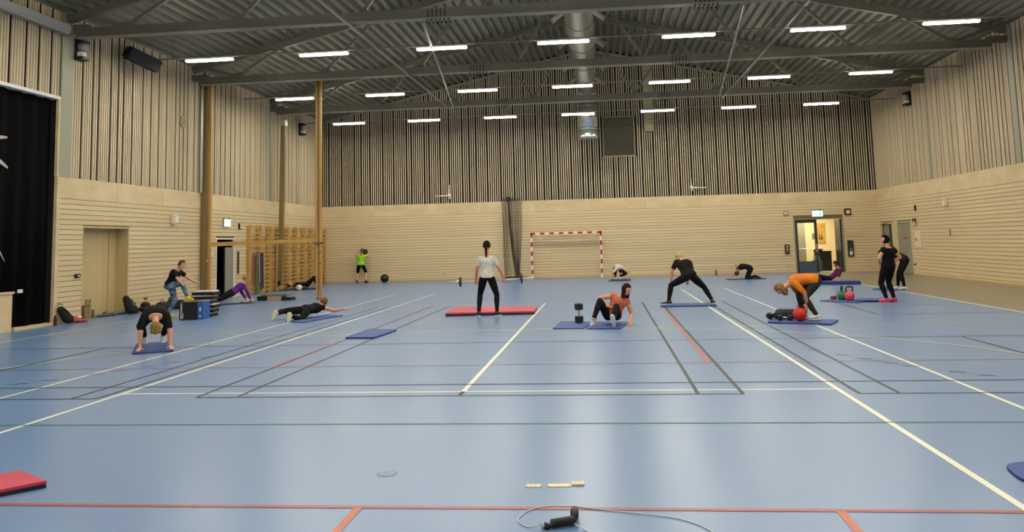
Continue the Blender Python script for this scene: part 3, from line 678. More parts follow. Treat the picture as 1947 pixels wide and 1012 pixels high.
bm = B(); lathe(bm, [(0.09, 0), (0.09, 0.02)], 20, (10.7, YB - 0.08, 2.62), (0, -1, 0)); c_ = new_obj('dial', bm, OFFW); 
ck = [o for o in bpy.data.objects if o.name == 'wall_clock'][0]; c_.parent = ck; c_.matrix_parent_inverse = Matrix.Translation(-ck.location)
wbox('motion_sensor', 'small square beige sensor left of the exit sign', 'sensor', (8.04, YB - 0.03, 2.64), (0.2, 0.06, 0.2), mat('sensor tan', (180, 150, 110), 0.5), [('lens', (0, -0.04, 0), (0.1, 0.03, 0.1), OFFW)])
wbox('switch_panel', 'dark maroon switch panel left of the back double door', 'switch panel', (8.02, YB - 0.03, 1.05), (0.2, 0.06, 0.42), DRED, [('button', (0, -0.035, 0.12), (0.1, 0.02, 0.05), OFFW), ('button', (0, -0.035, 0.0), (0.1, 0.02, 0.04), OFFW), ('button', (0, -0.035, -0.1), (0.08, 0.02, 0.06), mat('tan', (170, 120, 90), 0.5))])
wbox('control_panel', 'tall black control panel right of the back double door', 'control panel', (10.72, YB - 0.04, 1.02), (0.24, 0.08, 0.7), BLACK, [('screen', (0, -0.045, 0.18), (0.16, 0.01, 0.22), mat('dark screen', (50, 50, 56), 0.3)), ('keypad', (0, -0.045, -0.03), (0.12, 0.012, 0.1), mat('key grey', (110, 110, 110), 0.5)), ('card_holder', (0, -0.045, -0.2), (0.13, 0.012, 0.18), OFFW)])
t = thing('coat_rail', 'pale wooden coat rail with pegs right of the back door', 'coat rail', (10.9, YB, 1.7))
bm = B(); box(bm, -0.35, 0.35, -0.03, 0, -0.1, 0.1); new_obj('backboard', bm, mat('rail beige', (208, 186, 146), 0.5), t)
bm = B()
for i in range(6): tube(bm, [(-0.3 + i * 0.12, -0.03, 0.02), (-0.3 + i * 0.12, -0.09, 0.04)], 0.012)
new_obj('peg_row', bm, OFFW, t)
for lab, x, z in (('small white wall socket low on the back wall left of the goal net', -7.37, 0.33), ('small white wall socket beside the back double door', 8.05, 0.3)):
    wbox('wall_socket', lab, 'socket', (x, YB - 0.015, z), (0.14, 0.03, 0.12), OFFW, [('outlet', (0, -0.018, 0), (0.08, 0.01, 0.07), mat('socket tan', (160, 140, 110), 0.5))])  # outlet face in a plain tan
t = thing('drink_bottle', 'dark green drinking bottle standing at the foot of the back wall', 'bottle', (4.82, YB - 0.6, 0))
bm = B(); lathe(bm, [(0.035, 0), (0.04, 0.02), (0.04, 0.17), (0.02, 0.21)], 16); new_obj('body', bm, mat('bottle green', (30, 96, 70), 0.3), t); bm = B(); lathe(bm, [(0.022, 0.21), (0.022, 0.25)], 12); new_obj('cap', bm, BLACK, t)
for x, s, lab in ((-7.05, -1, 'white folding basket arm on the back wall left of the hanging net'), (4.0, 1, 'white folding basket arm on the back wall right of the grille')):
    t = thing('folding_bracket', lab, 'bracket', (x, YB, 3.9), 0)
    bm = B(); tube(bm, [(0.02 * s, -0.06, 0), (s * 0.62, -0.35, -0.02)], [0.03, 0.018]); new_obj('arm', bm, WHITE, t)
    bm = B(); tube(bm, [(0, -0.06, 0.02), (-0.02 * s, -0.08, 0.5)], [0.025, 0.012]); new_obj('upright_arm', bm, WHITE, t)
    bm = B(); sphere(bm, (0, -0.06, 0), 0.075, 12); new_obj('joint', bm, WHITE, t); bm = B(); box(bm, -0.05, 0.05, -0.04, 0, -0.14, 0.1); new_obj('base_plate', bm, OFFW, t)
# right wall signs
t = wbox('notice_panel', 'tall off-white notice panel with red marks on the right wall', 'notice', (XR - 0.015, 33.75, 1.4), (0.03, 0.62, 0.66), OFFW, [('red_mark', (-0.02, 0.2, -0.02), (0.006, 0.06, 0.12), REDP), ('red_mark', (-0.02, 0.08, -0.02), (0.006, 0.06, 0.12), REDP), ('black_mark', (-0.02, 0.27, 0.27), (0.006, 0.04, 0.04), BLACK)])
wbox('fire_alarm', 'small red and white fire alarm above the notice panel', 'alarm', (XR - 0.04, 33.95, 2.1), (0.08, 0.26, 0.18), mat('brick red', (140, 60, 46), 0.5), [('flash_lens', (-0.045, -0.1, -0.1), (0.04, 0.1, 0.12), OFFW)])
wbox('wall_switch', 'small grey switch on the right wall', 'switch', (XR - 0.02, 30.7, 1.62), (0.04, 0.09, 0.22), mat('switch grey', (150, 134, 104), 0.5), [('rocker', (-0.025, 0, 0), (0.01, 0.05, 0.09), OFFW)])
wbox('pull_cord_box', 'slim dark box on the right wall above the fire alarm', 'box', (XR - 0.03, 33.75, 2.58), (0.06, 0.06, 0.24), mat('dark brown', (60, 46, 36), 0.5), [('lid', (-0.033, 0, 0.02), (0.01, 0.04, 0.12), BLACK)])
wbox('door_stop', 'tiny black door stop low on the right wall', 'door stop', (XR - 0.03, 34.2, 0.42), (0.06, 0.06, 0.06), BLACK, [('tip', (-0.04, 0, 0), (0.03, 0.03, 0.03), RUBBER)])
wbox('door_controller', 'small black door control with pale key left of the wood door', 'control', (XL + 0.02, 19.82, 1.12), (0.04, 0.2, 0.1), BLACK, [('key', (0.024, 0.02, 0.0), (0.008, 0.07, 0.04), OFFW)])
wbox('wall_hook', 'small black hook on the left wall right of the exit sign', 'hook', (XL + 0.03, 29.15, 2.5), (0.06, 0.05, 0.22), BLACK, [('prong', (0.05, 0.05, -0.09), (0.05, 0.1, 0.02), BLACK)])
wbox('wall_slot', 'narrow dark brown vertical slot left of the wall bars', 'slot', (XL + 0.015, 29.12, 1.2), (0.03, 0.12, 0.8), mat('slot brown', (92, 62, 32), 0.6), [('inner_slot', (0.018, 0, 0), (0.006, 0.05, 0.7), BLACK)])
wbox('paper_sheet', 'pale paper sheet on the boards left of the dark doorway', 'sheet', (XL + 0.012, 27.0, 1.62), (0.016, 0.34, 0.3), mat('paper', (228, 214, 178), 0.6), [('print', (0.0095, 0, 0.05), (0.002, 0.22, 0.1), mat('paper print', (206, 190, 150), 0.6))])

# ================================================================== WOODEN BOOM FRAME + WALL BARS
t = thing('wall_post', 'thick pine upright fixed to the left wall beside the grey column', 'post', (XL + 0.02, 26.42, 0))
bm = B(); box(bm, 0.0, 0.18, -0.16, -0.06, 0, 7.25); new_obj('side_board', bm, WOODD, t)
bm = B(); box(bm, 0.0, 0.26, -0.06, 0.02, 0, 7.25); new_obj('front_board', bm, WOOD, t)
bm = B(); box(bm, 0.0, 0.22, 0.06, 0.14, 0, 3.6); new_obj('far_board', bm, WOOD, t)
bm = B(); tube(bm, [(0.05, -0.3, 3.55), (0.05, -0.3, 7.3)], 0.05); new_obj('steel_pipe', bm, mat('pipe grey', (170, 168, 150), 0.3, metal=0.4), t)
bm = B(); box(bm, 0.18, 0.2, -0.12, -0.08, 1.3, 1.36); new_obj('pin', bm, WHITE, t)
t = thing('floor_post', 'slim double pine upright standing out on the floor from floor to truss', 'post', (-9.25, 26.7, 0))
bm = B(); box(bm, -0.09, -0.025, -0.06, 0.06, 0, 7.4); new_obj('left_board', bm, WOOD, t)
bm = B(); box(bm, 0.03, 0.09, -0.06, 0.06, 0, 7.4); new_obj('right_board', bm, WOOD, t)
bm = B(); box(bm, -0.025, 0.03, -0.03, 0.05, 0.3, 7.35); new_obj('core', bm, WOODD, t)
for z in (1.15, 1.5): bm = B(); lathe(bm, [(0.02, 0), (0.02, 0.02)], 10, (0.06, -0.06, z), (0, -1, 0)); new_obj('bolt', bm, BLACK, t)
bm = B(); box(bm, -0.08, 0.08, -0.07, 0.07, 0, 0.03); new_obj('foot_plate', bm, STEEL, t)
t = thing('boom_beam', 'horizontal pine balance boom spanning between the two uprights', 'beam', (0, 0, 0))
bm = B(); bar(bm, (XL + 0.25, 26.5, 1.86), (-9.34, 26.68, 1.9), 0.1, 0.13); new_obj('rail', bm, WOODH, t)
bm = B(); box(bm, -9.4, -9.16, 26.58, 26.78, 1.78, 1.84); new_obj('bracket', bm, STEEL, t)
t = thing('folded_post', 'olive-toned pine upright with chrome head hanging aslant by the left wall', 'post', (0, 0, 0))
bm = B(); bar(bm, (-12.74, 32.2, 0.25), (-12.62, 32.2, 6.55), 0.17, 0.14, up=V((0, 1, 0))); new_obj('board', bm, WOODD, t)
bm = B(); bar(bm, (-12.86, 32.2, 0.02), (-12.82, 32.2, 2.0), 0.07, 0.16, up=V((0, 1, 0))); new_obj('lower_board', bm, WOOD, t)
bm = B(); box(bm, -12.74, -12.5, 32.05, 32.35, 6.55, 6.78); new_obj('chrome_head', bm, mat('satin steel', (180, 180, 172), 0.45, metal=0.5), t)
bm = B(); box(bm, -12.8, -12.7, 32.1, 32.3, 0.22, 0.4); new_obj('foot', bm, BLACK, t)

BARX = XL + 0.02; ups = [29.85 + 0.94 * i for i in range(10)]
wb0 = None
for i in range(9):
    if i == 0:
        wb0 = thing('wall_bars', '', 'wall bars', (0, 0, 0)); W = wb0
        for y in (0.02, 0.86):
            bm = B(); box(bm, 0, 0.14, y, y + 0.05, 0.0, 2.55); new_obj('upright', bm, WOOD, wb0)
        for k_ in range(15):
            z = 0.12 + k_ * 0.165 if k_ < 14 else 2.48
            bm = B(); bar(bm, (0.11 if k_ < 14 else 0.17, 0.0, z), (0.11 if k_ < 14 else 0.17, 0.93, z), 0.03, 0.042); new_obj('rung', bm, WOODH, wb0)
    else:
        W = wb0.copy(); COL.objects.link(W)
        for ch in wb0.children: c_ = ch.copy(); COL.objects.link(c_); c_.parent = W
    W.location = (BARX, ups[i], 0)
    tag(W, ['pine wall bar section nearest the camera with the bands hung on it', 'second pine wall bar section from the camera', 'third pine wall bar section from the camera', 'fourth pine wall bar section from the camera', 'middle, fifth of the nine pine wall bar sections', 'sixth pine wall bar section from the camera', 'seventh pine wall bar section from the camera', 'eighth pine wall bar section from the camera', 'farthest pine wall bar section next to the back corner'][i], 'wall bars', 'pine wall bars')
for y, wd, c, lab, L in ((30.0, 0.05, (170, 60, 66), 'thin red resistance band at the near end of the wall bars', 1.2), (30.28, 0.15, (34, 110, 70), 'wide green resistance band hanging on the wall bars', 1.5), (30.52, 0.07, (206, 130, 150), 'pink resistance band hanging on the wall bars', 1.1), (30.68, 0.1, (60, 44, 90), 'purple resistance band hanging on the wall bars', 1.4), (30.84, 0.1, (26, 26, 30), 'black resistance band hanging farthest along the wall bars', 1.35)):
    t = thing('resistance_band', lab, 'band', (BARX + 0.192, y, 1.52))
    m_ = mat('band %d %d' % (c[0], c[1]), c, 0.5)
    bm = B(); bar(bm, (0, 0, 0), (0.02, 0.01, -L), wd, 0.006, up=V((1, 0, 0))); new_obj('front_loop', bm, m_, t)
    bm = B(); bar(bm, (-0.018, 0, 0), (0.0, 0.02, -L + 0.05), wd, 0.006, up=V((1, 0, 0))); new_obj('back_loop', bm, m_, t)

# ================================================================== GOAL + NET
t = thing('handball_goal', 'red and white striped handball goal against the back wall', 'goal', (-1.7, YB - 0.35, 0))
GP = 0.04
def striped(name, p, q, nseg, startred, redlen=None):
    p, q = V(p), V(q); bm = B()
    for i in range(nseg):
        a, b = p.lerp(q, i / nseg), p.lerp(q, (i + 1) / nseg); bar(bm, a, b, 0.08, 0.08, mi=(i + startred) % 2, up=V((0, 1, 0)))
    return new_obj(name, bm, [REDP, WHITE], t)
striped('left_post', (-1.56, 0, 2.07), (-1.56, 0, 0.0), 10, 0); striped('right_post', (1.56, 0, 2.07), (1.56, 0, 0.0), 10, 0); striped('crossbar', (-1.6, 0, 2.03), (1.6, 0, 2.03), 15, 0)
bm = B()
for s in (-1.5, 1.5): bm = B(); tube(bm, [(s, 0.04, 2.0), (s, 0.3, 1.9), (s, 0.32, 0.03), (s, 0.04, 0.03)], 0.012); new_obj('back_stay', bm, WHITE, t)
bm = B()
NETC = mat('white net cord', (214, 204, 176), 0.7)
for i in range(21):
    x = -1.5 + 3.0 * i / 20; sag = 0.12 * (1 - (2 * i / 20 - 1) ** 2)
    bar(bm, (x, 0.28, 0.03), (x, 0.26, 1.9 - sag), 0.004, 0.004)
for i in range(14):
    z = 0.1 + i * 0.13; bar(bm, (-1.5, 0.28, z), (1.5, 0.28, z), 0.004, 0.004)
for i in range(20):
    x0_, x1_ = -1.5 + 3.0 * i / 20, -1.5 + 3.0 * (i + 1) / 20; f0, f1 = 0.14 * (1 - (2 * i / 20 - 1) ** 2), 0.14 * (1 - (2 * (i + 1) / 20 - 1) ** 2)
    bar(bm, (x0_, 0.2, 1.94 - f0), (x1_, 0.2, 1.94 - f1), 0.02, 0.02)
n_ = new_obj('goal_net', bm, NETC, t); n_['kind'] = 'stuff'
NETK = mat('black net cord', (40, 36, 36), 0.8)
t = thing('divider_net', 'gathered black netting hanging on the back wall left of the goal', 'net', (-4.15, YB - 0.12, 0))
bm = B(); box(bm, -0.24, -0.08, -0.06, 0.08, 3.55, 3.75); new_obj('bracket', bm, BLACK, t)
rn = random.Random(5); bm = B()
for i in range(25):
    x = -0.46 + 0.9 * i / 24 + rn.uniform(-0.02, 0.02); xb = 0.18 + (x - 0.1) * (0.25 if x > -0.2 else 0.9) - (0.05 if x < -0.3 else 0)
    y = rn.uniform(-0.1, 0.05)
    tube(bm, [(x, y, 3.7), (x * 0.95 + 0.02, y - 0.02, 2.4), (x * 0.5 + xb * 0.5, y, 1.1), (xb, y, 0.15)], rn.choice([0.006, 0.008, 0.012]), 5)
for i in range(34):
    z = 0.3 + i * 0.1; bar(bm, (-0.44 + 0.5 * max(0, 1 - z / 1.4) * 0.7, -0.02, z), (0.42 - 0.22 * max(0, 1 - z / 1.6), -0.02, z + rn.uniform(-0.03, 0.03)), 0.003, 0.003)
n_ = new_obj('netting', bm, NETK, t); n_['kind'] = 'stuff'
bm = B(); tube(bm, [(-0.15, -0.05, 3.66), (-0.08, -0.06, 2.5), (0.0, -0.07, 1.4), (0.15, -0.08, 0.5), (0.16, -0.08, 0.12)], [0.045, 0.035, 0.04, 0.06, 0.07], 10); new_obj('gathered_bundle', bm, mat('net bundle', (84, 74, 66), 0.9, var=0.5, scale=(14, 14, 30)), t)
bm = B(); tube(bm, [(0.32, -0.1, 0.3), (0.34, -0.1, -0.0)], 0.02, 6); new_obj('tie_end', bm, BLACK, t)
bm = B(); ellipsoid(bm, V((0.1, -0.02, 0.06)), V((1, 0, 0)), V((0, 1, 0)), V((0, 0, 1)), 0.62, 0.12, 0.06); new_obj('net_heap', bm, mat('net heap', (46, 42, 42), 0.9), t, smooth=True)

# ================================================================== MATS
def slabmesh(pts, z0, z1, m, name, label, cat='mat', group=None, rad=0.05, edge=None, under=None):
    """rounded quadrilateral mat; pts are floor corners"""
    c = sum((V((p[0], p[1], 0)) for p in pts), V((0, 0, 0))) / len(pts)
    t = thing(name, label, cat, (c.x, c.y, 0), 0, group)
    P = []; n = len(pts); P0 = [V((p[0] - c.x, p[1] - c.y, 0)) for p in pts]
    for i in range(n):
        a, b, d_ = P0[i - 1], P0[i], P0[(i + 1) % n]
        for k_ in range(5):
            s = k_ / 4; q0 = b + (a - b).normalized() * rad; q1 = b + (d_ - b).normalized() * rad
            P.append((q0 * (1 - s) + b * s) * (1 - s) + (b * (1 - s) + q1 * s) * s)
    def slab(za, zb_, mm, nm, sc=1.0):
        bm = B(); lo = [bm.verts.new((p.x * sc, p.y * sc, za)) for p in P]; hi = [bm.verts.new((p.x * sc, p.y * sc, zb_)) for p in P]
        f = bm.faces.new(hi); bm.faces.new(lo[::-1])
        for i in range(len(P)): bm.faces.new((lo[i], lo[(i + 1) % len(P)], hi[(i + 1) % len(P)], hi[i]))
        bmesh.ops.recalc_face_normals(bm, faces=bm.faces[:])
        return new_obj(nm, bm, mm, t)
    zm = z0 + (z1 - z0) * 0.6
    if edge: slab(z0 + 0.001, zm, edge, 'base_layer'); slab(zm, z1, m, 'top_layer')
    else: slab(z0 + 0.001, z1, m, 'foam')
    return t
NAVY = mat('navy mat underside', (30, 42, 86), 0.6)
slabmesh([(-7.78, 13.28), (-7.22, 13.6), (-8.05, 15.0), (-8.55, 14.75)], 0, 0.018, MATBLUE, 'exercise_mat', 'blue exercise mat under the push-up woman at left', edge=NAVY)
slabmesh([(-7.3, 18.75), (-6.75, 18.4), (-6.35, 20.1), (-6.9, 20.45)], 0, 0.018, MATBLUE, 'exercise_mat', 'blue exercise mat under the woman lying face down', edge=NAVY)
slabmesh([(-4.76, 15.12), (-4.2, 15.07), (-4.1, 16.4), (-4.72, 16.6)], 0, 0.03, MATBLUE, 'exercise_mat', 'empty blue exercise mat left of the red mat', edge=NAVY)
slabmesh([(-3.72, 19.45), (-1.66, 19.6), (-1.72, 21.1), (-3.8, 21.2)], 0, 0.08, MATRED, 'gym_mat', 'long red gym mat with black edge behind the barbell woman', edge=mat('mat black edge', (36, 22, 34), 0.5), rad=0.02)
slabmesh([(-1.04, 16.25), (-0.44, 16.2), (-0.28, 17.45), (-0.95, 17.65)], 0, 0.02, MATBLUE, 'exercise_mat', 'blue exercise mat under the upright dumbbell', edge=NAVY)
slabmesh([(-0.4, 16.15), (0.26, 16.1), (0.42, 17.4), (-0.26, 17.45)], 0, 0.02, MATBLUE, 'exercise_mat', 'blue exercise mat under the seated coral-top woman', edge=NAVY)
slabmesh([(1.3, 21.05), (2.66, 21.0), (2.68, 21.7), (1.55, 21.85)], 0, 0.03, MATBLUE, 'exercise_mat', 'blue exercise mat under the wide-stance blonde woman', edge=NAVY)
slabmesh([(3.05, 16.75), (4.1, 16.2), (4.42, 16.95), (3.3, 17.6)], 0, 0.03, MATBLUE, 'exercise_mat', 'blue exercise mat under the orange-shirt woman', edge=NAVY)
slabmesh([(7.05, 29.1), (8.3, 28.8), (8.45, 29.5), (7.2, 29.9)], 0, 0.1, mat('deep blue mat', (32, 44, 122), 0.5), 'exercise_mat', 'thick deep blue mat in front of the purple-shirt person', rad=0.03)
slabmesh([(5.3, 22.0), (5.98, 21.2), (6.5, 21.75), (5.95, 22.7)], 0, 0.02, MATBLUE, 'exercise_mat', 'blue exercise mat under the kettlebells', edge=NAVY)
slabmesh([(6.05, 21.6), (6.85, 21.25), (7.0, 21.9), (6.3, 22.3)], 0.022, 0.045, MATBLUE, 'exercise_mat', 'blue exercise mat partly under the pink shoes', edge=NAVY)
slabmesh([(7.85, 26.2), (8.1, 25.3), (8.65, 25.6), (8.35, 26.8)], 0, 0.02, MATBLUE, 'exercise_mat', 'blue exercise mat beside the person bending at right', edge=NAVY)
slabmesh([(4.7, 33.5), (6.2, 33.7), (6.2, 34.4), (4.7, 34.2)], 0, 0.018, MATDARK, 'exercise_mat', 'dark mat under the curled-up person by the back wall')
slabmesh([(0.1, 34.3), (1.0, 34.5), (1.05, 36.1), (0.25, 36.0)], 0, 0.018, MATDARK, 'exercise_mat', 'dark grey mat under the person right of the goal')
slabmesh([(-13.0, 32.2), (-11.5, 32.8), (-11.8, 33.9), (-13.0, 33.5)], 0, 0.03, MATDARK, 'exercise_mat', 'dark mat under the person lying by the wall bars')
slabmesh([(-12.15, 24.6), (-11.8, 24.3), (-10.9, 25.35), (-11.3, 25.75)], 0, 0.018, MATDARK, 'exercise_mat', 'dark mat under the purple-top woman')
slabmesh([(-4.55, 5.25), (-4.05, 5.85), (-4.45, 6.12), (-4.95, 5.6)], 0, 0.05, MATRED, 'gym_mat', 'red mat corner at the lower left edge', edge=MATS['mat black edge'], rad=0.01)
slabmesh([(2.68, 6.02), (3.6, 5.9), (3.7, 6.7), (2.75, 6.5)], 0, 0.02, MATBLUE, 'exercise_mat', 'blue mat corner at the lower right edge', edge=NAVY, rad=0.15)

# ================================================================== EQUIPMENT
# plyometric box
t = thing('jump_box', 'black foam step-up box with blue right side under the yellow shoe', 'box', (-10.06, 19.95, 0), math.radians(8))
bm = B(); box(bm, -0.3, 0.14, -0.25, 0.25, 0, 0.42); bmesh.ops.bevel(bm, geom=bm.edges[:], offset=0.012, segments=2, affect='EDGES'); new_obj('body', bm, mat('box black', (18, 17, 17), 0.55), t)
bm = B(); box(bm, 0.14, 0.28, -0.248, 0.248, 0.002, 0.418); new_obj('blue_side', bm, mat('box blue', (44, 92, 166), 0.5), t)
bm = B(); rb = random.Random(2)
for i in range(9):                            # upright white lettering, too small to read
    z = 0.03 + i * 0.042; box(bm, -0.262, -0.252 + rb.uniform(0, 0.015), -0.256, -0.252, z, z + 0.032); box(bm, -0.262, -0.225, -0.256, -0.252, z, z + 0.008); box(bm, -0.232, -0.222, -0.256, -0.252, z + 0.01, z + 0.032)
for i in range(4): z = 0.03 + i * 0.035; box(bm, -0.21, -0.195, -0.256, -0.252, z, z + 0.026)
new_obj('white_lettering', bm, WHITE, t)
for za, zb_ in ((0.2, 0.3), (0.06, 0.11)): bm = B(); box(bm, 0.19, 0.225, -0.254, -0.248, za, zb_); new_obj('white_mark', bm, WHITE, t)
# stack of aerobic steps: every riser block is a thing
WARN = mat('step grey white', (226, 222, 212), 0.5)
for i in range(6):
    if i == 0:
        st0 = thing('step_riser', '', 'step', (0, 0, 0)); W = st0
        bm = B(); box(bm, -0.3, 0.3, -0.2, 0.2, 0.0, 0.07); bmesh.ops.bevel(bm, geom=bm.edges[:], offset=0.012, segments=2, affect='EDGES'); new_obj('block', bm, RUBBER, st0)
        bm = B(); box(bm, -0.26, 0.27, -0.185, 0.185, 0.07, 0.108); bmesh.ops.bevel(bm, geom=bm.edges[:], offset=0.01, segments=2, affect='EDGES'); new_obj('pale_layer', bm, WARN, st0)
    else:
        W = st0.copy(); COL.objects.link(W)
        for ch in st0.children: c_ = ch.copy(); COL.objects.link(c_); c_.parent = W
    W.location = (-10.2 + 0.03 * ((i * 7) % 3 - 1), 20.75, 0.108 * i); W.rotation_euler = (0, 0, 0.04 * ((i * 5) % 3 - 1))
    tag(W, ['bottom', 'second lowest', 'third lowest', 'third highest', 'second highest', 'topmost'][i] + ' black and pale step block in the stack behind the jump box', 'step', 'stacked step blocks')
t = thing('step_board', 'grey-topped step platform lying in front of the wall bars', 'step', (-10.62, 26.5, 0), math.radians(-4))
bm = B(); box(bm, -0.5, 0.42, -0.05, 0.35, 0.15, 0.19); new_obj('deck', bm, mat('deck grey', (112, 108, 96), 0.5), t)
for a, b, nm in ((-0.62, -0.3, 'left_riser'), (0.22, 0.55, 'right_riser')): bm = B(); box(bm, a, b, -0.1, 0.3, 0, 0.14 if a < 0 else 0.09); bmesh.ops.bevel(bm, geom=bm.edges[:], offset=0.015, segments=2, affect='EDGES'); new_obj(nm, bm, RUBBER, t)
bm = B(); box(bm, -0.29, 0.21, -0.04, 0.3, 0.0, 0.149); new_obj('middle_block', bm, mat('dusty pink wood', (178, 150, 122), 0.6), t)
def hexhead(bm, c, r, w, ax):
    lathe(bm, [(r * 0.86, -w / 2), (r, -w / 2 + 0.015), (r, w / 2 - 0.015), (r * 0.86, w / 2)], 6, c, ax)
def dumbbell(loc, ax, L, r, w, label, m=RUBBER, rz=0):
    t = thing('dumbbell', label, 'dumbbell', loc)
    ax = V(ax).normalized(); hs = (L - w) / 2
    for s in (-1, 1): bm = B(); hexhead(bm, ax * (hs * s), r, w, ax); new_obj('head', bm, m, t)
    bm = B(); tube(bm, [ax * (-hs), ax * (-hs * 0.6), V((0, 0, 0)), ax * (hs * 0.6), ax * hs], [0.016, 0.014, 0.018, 0.014, 0.016], 12); new_obj('handle', bm, CHROME, t)
    return t
dumbbell((-0.56, 17.25, 0.215), (0, 0, 1), 0.38, 0.085, 0.13, 'large black hex dumbbell standing on end on a blue mat')
dumbbell((3.27, 17.3, 0.095), (0.75, 0.6, 0), 0.3, 0.065, 0.1, 'black dumbbell at the left end of the orange-shirt woman\'s mat')
dumbbell((3.42, 16.93, 0.088), (1, -0.3, 0), 0.28, 0.055, 0.09, 'black dumbbell lying in front of the dark roll')
dumbbell((5.72, 22.25, 0.07), (0.8, 0.6, 0), 0.16, 0.05, 0.055, 'small red dumbbell left of the kettlebells', mat('red vinyl', (170, 30, 46), 0.45))
dumbbell((8.15, 25.9, 0.092), (1, 0.2, 0), 0.34, 0.07, 0.12, 'dark dumbbell on the mat beside the person bending at right')
t = thing('foam_roll', 'dark grey-brown rolled bag lying on the orange-shirt woman\'s mat', 'roll', (3.62, 17.3, 0.125), math.radians(-12))
bm = B(); lathe(bm, [(0.05, -0.3), (0.085, -0.28), (0.095, -0.2), (0.09, 0.25), (0.07, 0.3)], 20, (0, 0, 0), (1, 0, 0)); o_ = new_obj('roll', bm, mat('roll grey', (56, 52, 46), 0.8), t, smooth=True)
bm = B(); lathe(bm, [(0.097, -0.02), (0.097, 0.02)], 20, (-0.1, 0, 0), (1, 0, 0)); new_obj('strap', bm, BLACK, t)
bm = B(); lathe(bm, [(0.095, -0.02), (0.095, 0.02)], 20, (0.12, 0, 0), (1, 0, 0)); new_obj('strap', bm, BLACK, t)
def ball(loc, r, c, label, rough=0.5):
    t = thing('exercise_ball', label, 'ball', loc)
    bm = B(); sphere(bm, (0, 0, 0), r, 28); new_obj('shell', bm, mat('ball %d %d' % (c[0], c[1]), c, rough), t, smooth=True)
    bm = B(); lathe(bm, [(r * 0.1, 0), (r * 0.1, 0.006)], 12, (0, -r * 0.99, 0), (0, -1, 0)); new_obj('valve', bm, mat('valve %d' % c[0], tuple(int(v * 0.6) for v in c), 0.5), t)
ball((3.66, 16.75, 0.16), 0.128, (206, 34, 28), 'bright red medicine ball at the feet of the orange-shirt woman')
ball((-12.0, 32.3, 0.12), 0.115, (222, 220, 206), 'white ball beside the person lying by the wall bars')
ball((-10.0, 37.75, 0.19), 0.19, (24, 28, 32), 'black medicine ball on the floor at the back wall')
ball((-10.98, 38.0, 1.42), 0.13, (30, 30, 32), 'dark ball held at head height by the lime-shirt person')
def kettlebell(loc, c, label, s=1.0, rz=0.3):
    t = thing('kettlebell', label, 'kettlebell', loc, rz)
    bm = B(); lathe(bm, [(0.06 * s, 0), (0.085 * s, 0.02 * s), (0.105 * s, 0.09 * s), (0.095 * s, 0.15 * s), (0.06 * s, 0.19 * s), (0.03 * s, 0.2 * s)], 24); new_obj('bell', bm, mat('kettle %d' % c[0], c, 0.5), t, smooth=True)
    bm = B(); tube(bm, [(-0.05 * s, 0, 0.17 * s), (-0.085 * s, 0, 0.23 * s), (-0.075 * s, 0, 0.28 * s), (0, 0, 0.295 * s), (0.075 * s, 0, 0.28 * s), (0.085 * s, 0, 0.23 * s), (0.05 * s, 0, 0.17 * s)], 0.017 * s, 10); new_obj('handle', bm, IRON, t, smooth=True)
kettlebell((6.0, 21.85, 0.02), (224, 78, 90), 'pink-red kettlebell in front on the blue mat', 1.15)
kettlebell((5.9, 22.15, 0.02), (62, 128, 70), 'green kettlebell behind the pink one', 1.15, 1.2)
# barbell
t = thing('barbell', 'silver barbell with small black plates held by the white-shirt woman', 'barbell', (-2.66, 19.62, 0.80), math.radians(2))
BT = 0.03
bm = B(); tube(bm, [(-1.0, 0, -1.0 * BT), (1.0, 0, 1.0 * BT)], 0.02, 12); new_obj('bar', bm, mat('bar steel', (216, 214, 208), 0.3, metal=0.3), t, smooth=True)
for s in (-0.72, 0.72):
    bm = B(); lathe(bm, [(0.105, -0.018), (0.115, -0.01), (0.115, 0.01), (0.105, 0.018)], 24, (s, 0, s * BT), (1, 0, BT)); new_obj('plate', bm, RUBBER, t)
    bm = B(); lathe(bm, [(0.032, -0.02), (0.032, 0.02)], 16, (s + 0.05 * (1 if s > 0 else -1), 0, s * BT), (1, 0, BT)); new_obj('collar', bm, CHROME, t)
# push-up handles
for x, y, lab in ((-10.99, 25.33, 'near push-up handle under the purple-top woman\'s hand'), (-11.25, 25.6, 'far push-up handle under the purple-top woman\'s hand')):
    t = thing('push_up_handle', lab, 'handle', (x, y, 0.02), 0.7, 'push-up handles')
    bm = B(); tube(bm, [(-0.12, 0, 0.01), (-0.09, 0, 0.1), (0.09, 0, 0.1), (0.12, 0, 0.01)], 0.014, 8); new_obj('grip', bm, WHITE, t)
    bm = B(); box(bm, -0.15, -0.09, -0.07, 0.07, 0, 0.02); box(bm, 0.09, 0.15, -0.07, 0.07, 0, 0.02); new_obj('foot', bm, BLACK, t)
